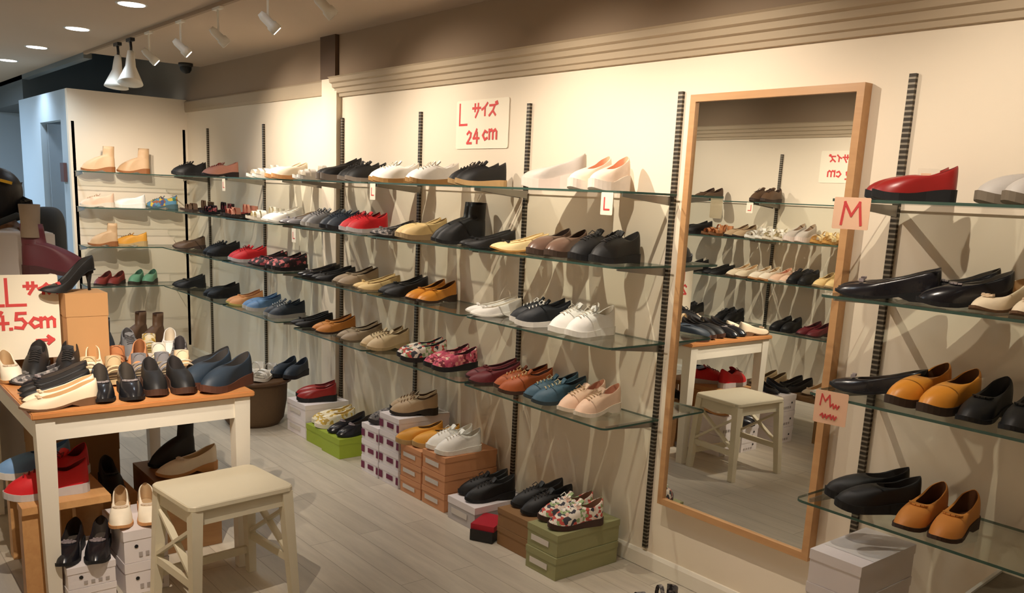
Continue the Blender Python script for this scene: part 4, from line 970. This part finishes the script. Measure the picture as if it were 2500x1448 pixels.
# ---------------------------------------------------------------- foreground corner of a metal edged display
t = thing('side_table', 'dark topped side table with a thin bright metal edge in the bottom right corner', 'table', (-.78, -.62, 0), 0)
a = at(2370, 1448, 2, .5); b_ = at(2500, 1355, 2, .5); o_ = Vector(t.location)
d_ = (b_ - a).normalized(); e0 = a - d_ * .06 - o_; e1 = b_ + d_ * .18 - o_; off = Vector((d_.y, -d_.x, 0)) * .30
mb = MB(); base = [e0, e1, e1 + off, e0 + off]
mb.loft([[v + Vector((0, 0, -.012)) for v in base], [v + Vector((0, 0, 0)) for v in base]], True, True); mb.build('tabletop', wood('grey_brown_wood', (120, 106, 90), (96, 84, 70)), t)
MB().bar(e0 + Vector((0, 0, .001)), e1 + Vector((0, 0, .001)), .010, .014).build('metal_edge', mat('bright_metal', (226, 222, 216), .4, .15), t)
for v in (e0 + off * .1 + d_ * .02, e1 + off * .1 - d_ * .02, e1 + off * .9 - d_ * .02, e0 + off * .9 + d_ * .02): MB().bar((v.x, v.y, v.z - .012), (v.x, v.y, .001), .02).build('leg', M_steel, t)

# ---------------------------------------------------------------- person behind the table, at the left edge
M_hair = mat('black_hair', (20, 17, 16), .45, var=.2, scale=90, bump=.3); M_skin = mat('skin', (150, 112, 84), .6); M_shirt = mat('pale_grey_shirt', (196, 188, 182), .85, var=.04, bump=.2); M_pack = mat('charcoal_backpack', (48, 52, 54), .8, var=.06); M_jean = mat('blue_grey_trousers', (96, 112, 128), .8)
def skin_fig(name, chains, m, parent, sub=2):
    me = bpy.data.meshes.new(name); vs = []; es = []; rs = []
    idx = {}
    for ch in chains:
        prev = None
        for key, p, r in ch:
            if key is not None and key in idx: k = idx[key]
            else:
                k = len(vs); vs.append(p); rs.append(r)
                if key is not None: idx[key] = k
            if prev is not None: es.append((prev, k))
            prev = k
    me.from_pydata(vs, es, []); me.materials.append(m)
    o = link(name, me, parent)
    sm = o.modifiers.new('skin', 'SKIN'); sm.use_smooth_shade = True
    for i, r in enumerate(rs):
        sv = me.skin_vertices[0].data[i]; sv.radius = (r, r) if not isinstance(r, tuple) else r
    me.skin_vertices[0].data[0].use_root = True
    ss = o.modifiers.new('sub', 'SUBSURF'); ss.levels = 1; ss.render_levels = sub
    return o
P = Vector((-5.02, -1.74, 0.0))
pe = thing('person', 'person in pale shirt with black hair, yellow clip and charcoal backpack behind the table', 'person', P, math.radians(-112))
# local: +x is the way the person faces (toward the left of the photo)
body = [[('pelvis', (0, 0, .88), (.13, .10)), ('belly', (.05, 0, 1.02), (.12, .10)), ('chest', (.11, 0, 1.16), (.125, .10)), ('neck0', (.14, 0, 1.27), (.055, .055)), ('neck1', (.15, 0, 1.33), (.05, .05)), ('headb', (.17, 0, 1.38), (.07, .065)), ('headm', (.18, 0, 1.43), (.085, .072)), ('headt', (.175, 0, 1.475), (.07, .062))],
        [('headm', 0, 0), (None, (.262, 0, 1.41), (.022, .02))],
        [('headb', 0, 0), (None, (.23, 0, 1.355), (.03, .028))]]
for s_ in (-1, 1):
    body += [[('pelvis', 0, 0), (None, (.0, s_ * .09, .80), (.085, .08)), (None, (.02, s_ * .10, .46), (.058, .058)), (None, (.0, s_ * .10, .10), (.04, .04)), (None, (.02, s_ * .10, .05), (.04, .035)), (None, (.16, s_ * .11, .035), (.035, .03))],
             [('chest', 0, 0), ('sh%d' % s_, (.11, s_ * .165, 1.19), (.05, .05)), (None, (.15, s_ * .20, 1.05), (.042, .042)), (None, (.19, s_ * .20, .97), (.036, .036)), ('wr%d' % s_, (.36, s_ * .13, 1.0), (.026, .024)), ('pm%d' % s_, (.42, s_ * .11, 1.0), (.034, .016))]]
    for f_ in range(4):
        yy = s_ * .11 + (f_ - 1.5) * .018; ln = (.06, .075, .07, .055)[f_]
        body.append([('pm%d' % s_, 0, 0), (None, (.455, yy, .995), .009), (None, (.455 + ln * .5, yy, .985), .0085), (None, (.455 + ln, yy, .968), .008)])
    body.append([('pm%d' % s_, 0, 0), (None, (.41, s_ * .075, .995), .010), (None, (.44, s_ * .06, .985), .009)])
skin_fig('body', body, M_skin, pe)
skin_fig('shirt', [[('pelvis', (0, 0, .90), (.145, .115)), ('belly', (.05, 0, 1.02), (.135, .115)), ('chest', (.11, 0, 1.16), (.145, .115)), (None, (.14, 0, 1.25), (.08, .075))]] + [[('chest', 0, 0), (None, (.11, s_ * .165, 1.185), (.062, .062)), (None, (.15, s_ * .20, 1.05), (.055, .055)), (None, (.19, s_ * .20, .97), (.05, .05)), (None, (.30, s_ * .15, .99), (.042, .04))] for s_ in (-1, 1)], M_shirt, pe)
skin_fig('trousers', [[('pelvis', (0, 0, .88), (.14, .112)), (None, (0, 0, .93), (.13, .105))]] + [[('pelvis', 0, 0), (None, (.0, s_ * .09, .80), (.095, .09)), (None, (.02, s_ * .10, .46), (.072, .072)), (None, (.0, s_ * .10, .12), (.058, .058))] for s_ in (-1, 1)], M_jean, pe)
mb = MB(); bm = bmesh.new(); bmesh.ops.create_uvsphere(bm, u_segments=24, v_segments=16, radius=1)
for v in list(bm.verts):
    c = v.co
    rx, ry, rz = .118, .098, .115
    if c.x > .55 and c.z < .35: rx = .07
    v.co = Vector((.165 + c.x * rx, c.y * ry, 1.435 + c.z * rz - (.05 * max(0, -c.z) if c.x < .2 else 0)))
mb.bm(bm)
mb.tube([(.09, 0, 1.46), (.05, 0, 1.38), (.03, 0, 1.30), (.02, 0, 1.26)], [.05, .045, .035, .012], 12)
mb.build('hair', M_hair, pe, True)
MB().bar((.075, .082, 1.475), (.125, .092, 1.488), .018, .014).build('hair_clip', mat('yellow_plastic', (226, 180, 50), .4), pe)
mb = MB(); bm = bmesh.new(); bmesh.ops.create_uvsphere(bm, u_segments=28, v_segments=18, radius=1)
for v in bm.verts:
    c = v.co; f_ = lambda t: math.copysign(abs(t) ** .6, t)
    v.co = Vector((-.055 + f_(c.x) * .075, f_(c.y) * .135, 1.21 + f_(c.z) * .155))
mb.bm(bm); mb.build('backpack', M_pack, pe, True)
for s_ in (-1, 1): MB().tube([(-.03, s_ * .09, 1.30), (.06, s_ * .10, 1.32), (.17, s_ * .10, 1.27), (.23, s_ * .11, 1.14), (.12, s_ * .14, 1.0)], .016).build('backpack_strap', M_pack, pe, True)
tag(MB().box(-8.045, -7.93, -.955, -.931, 1.47, 1.62).build('wall_notice', mat('dark_notice', (70, 40, 44), .6)), 'small dark red and black notice on the store room wall beside the doorway', 'notice')
tag(MB().box(-4.62, -4.46, -2.20, -1.77, 0.001, 1.265, .006).build('display_counter', mat('pale_grey_laminate', (206, 200, 194), .5)), 'white display block at the left edge between the table and the person', 'counter')
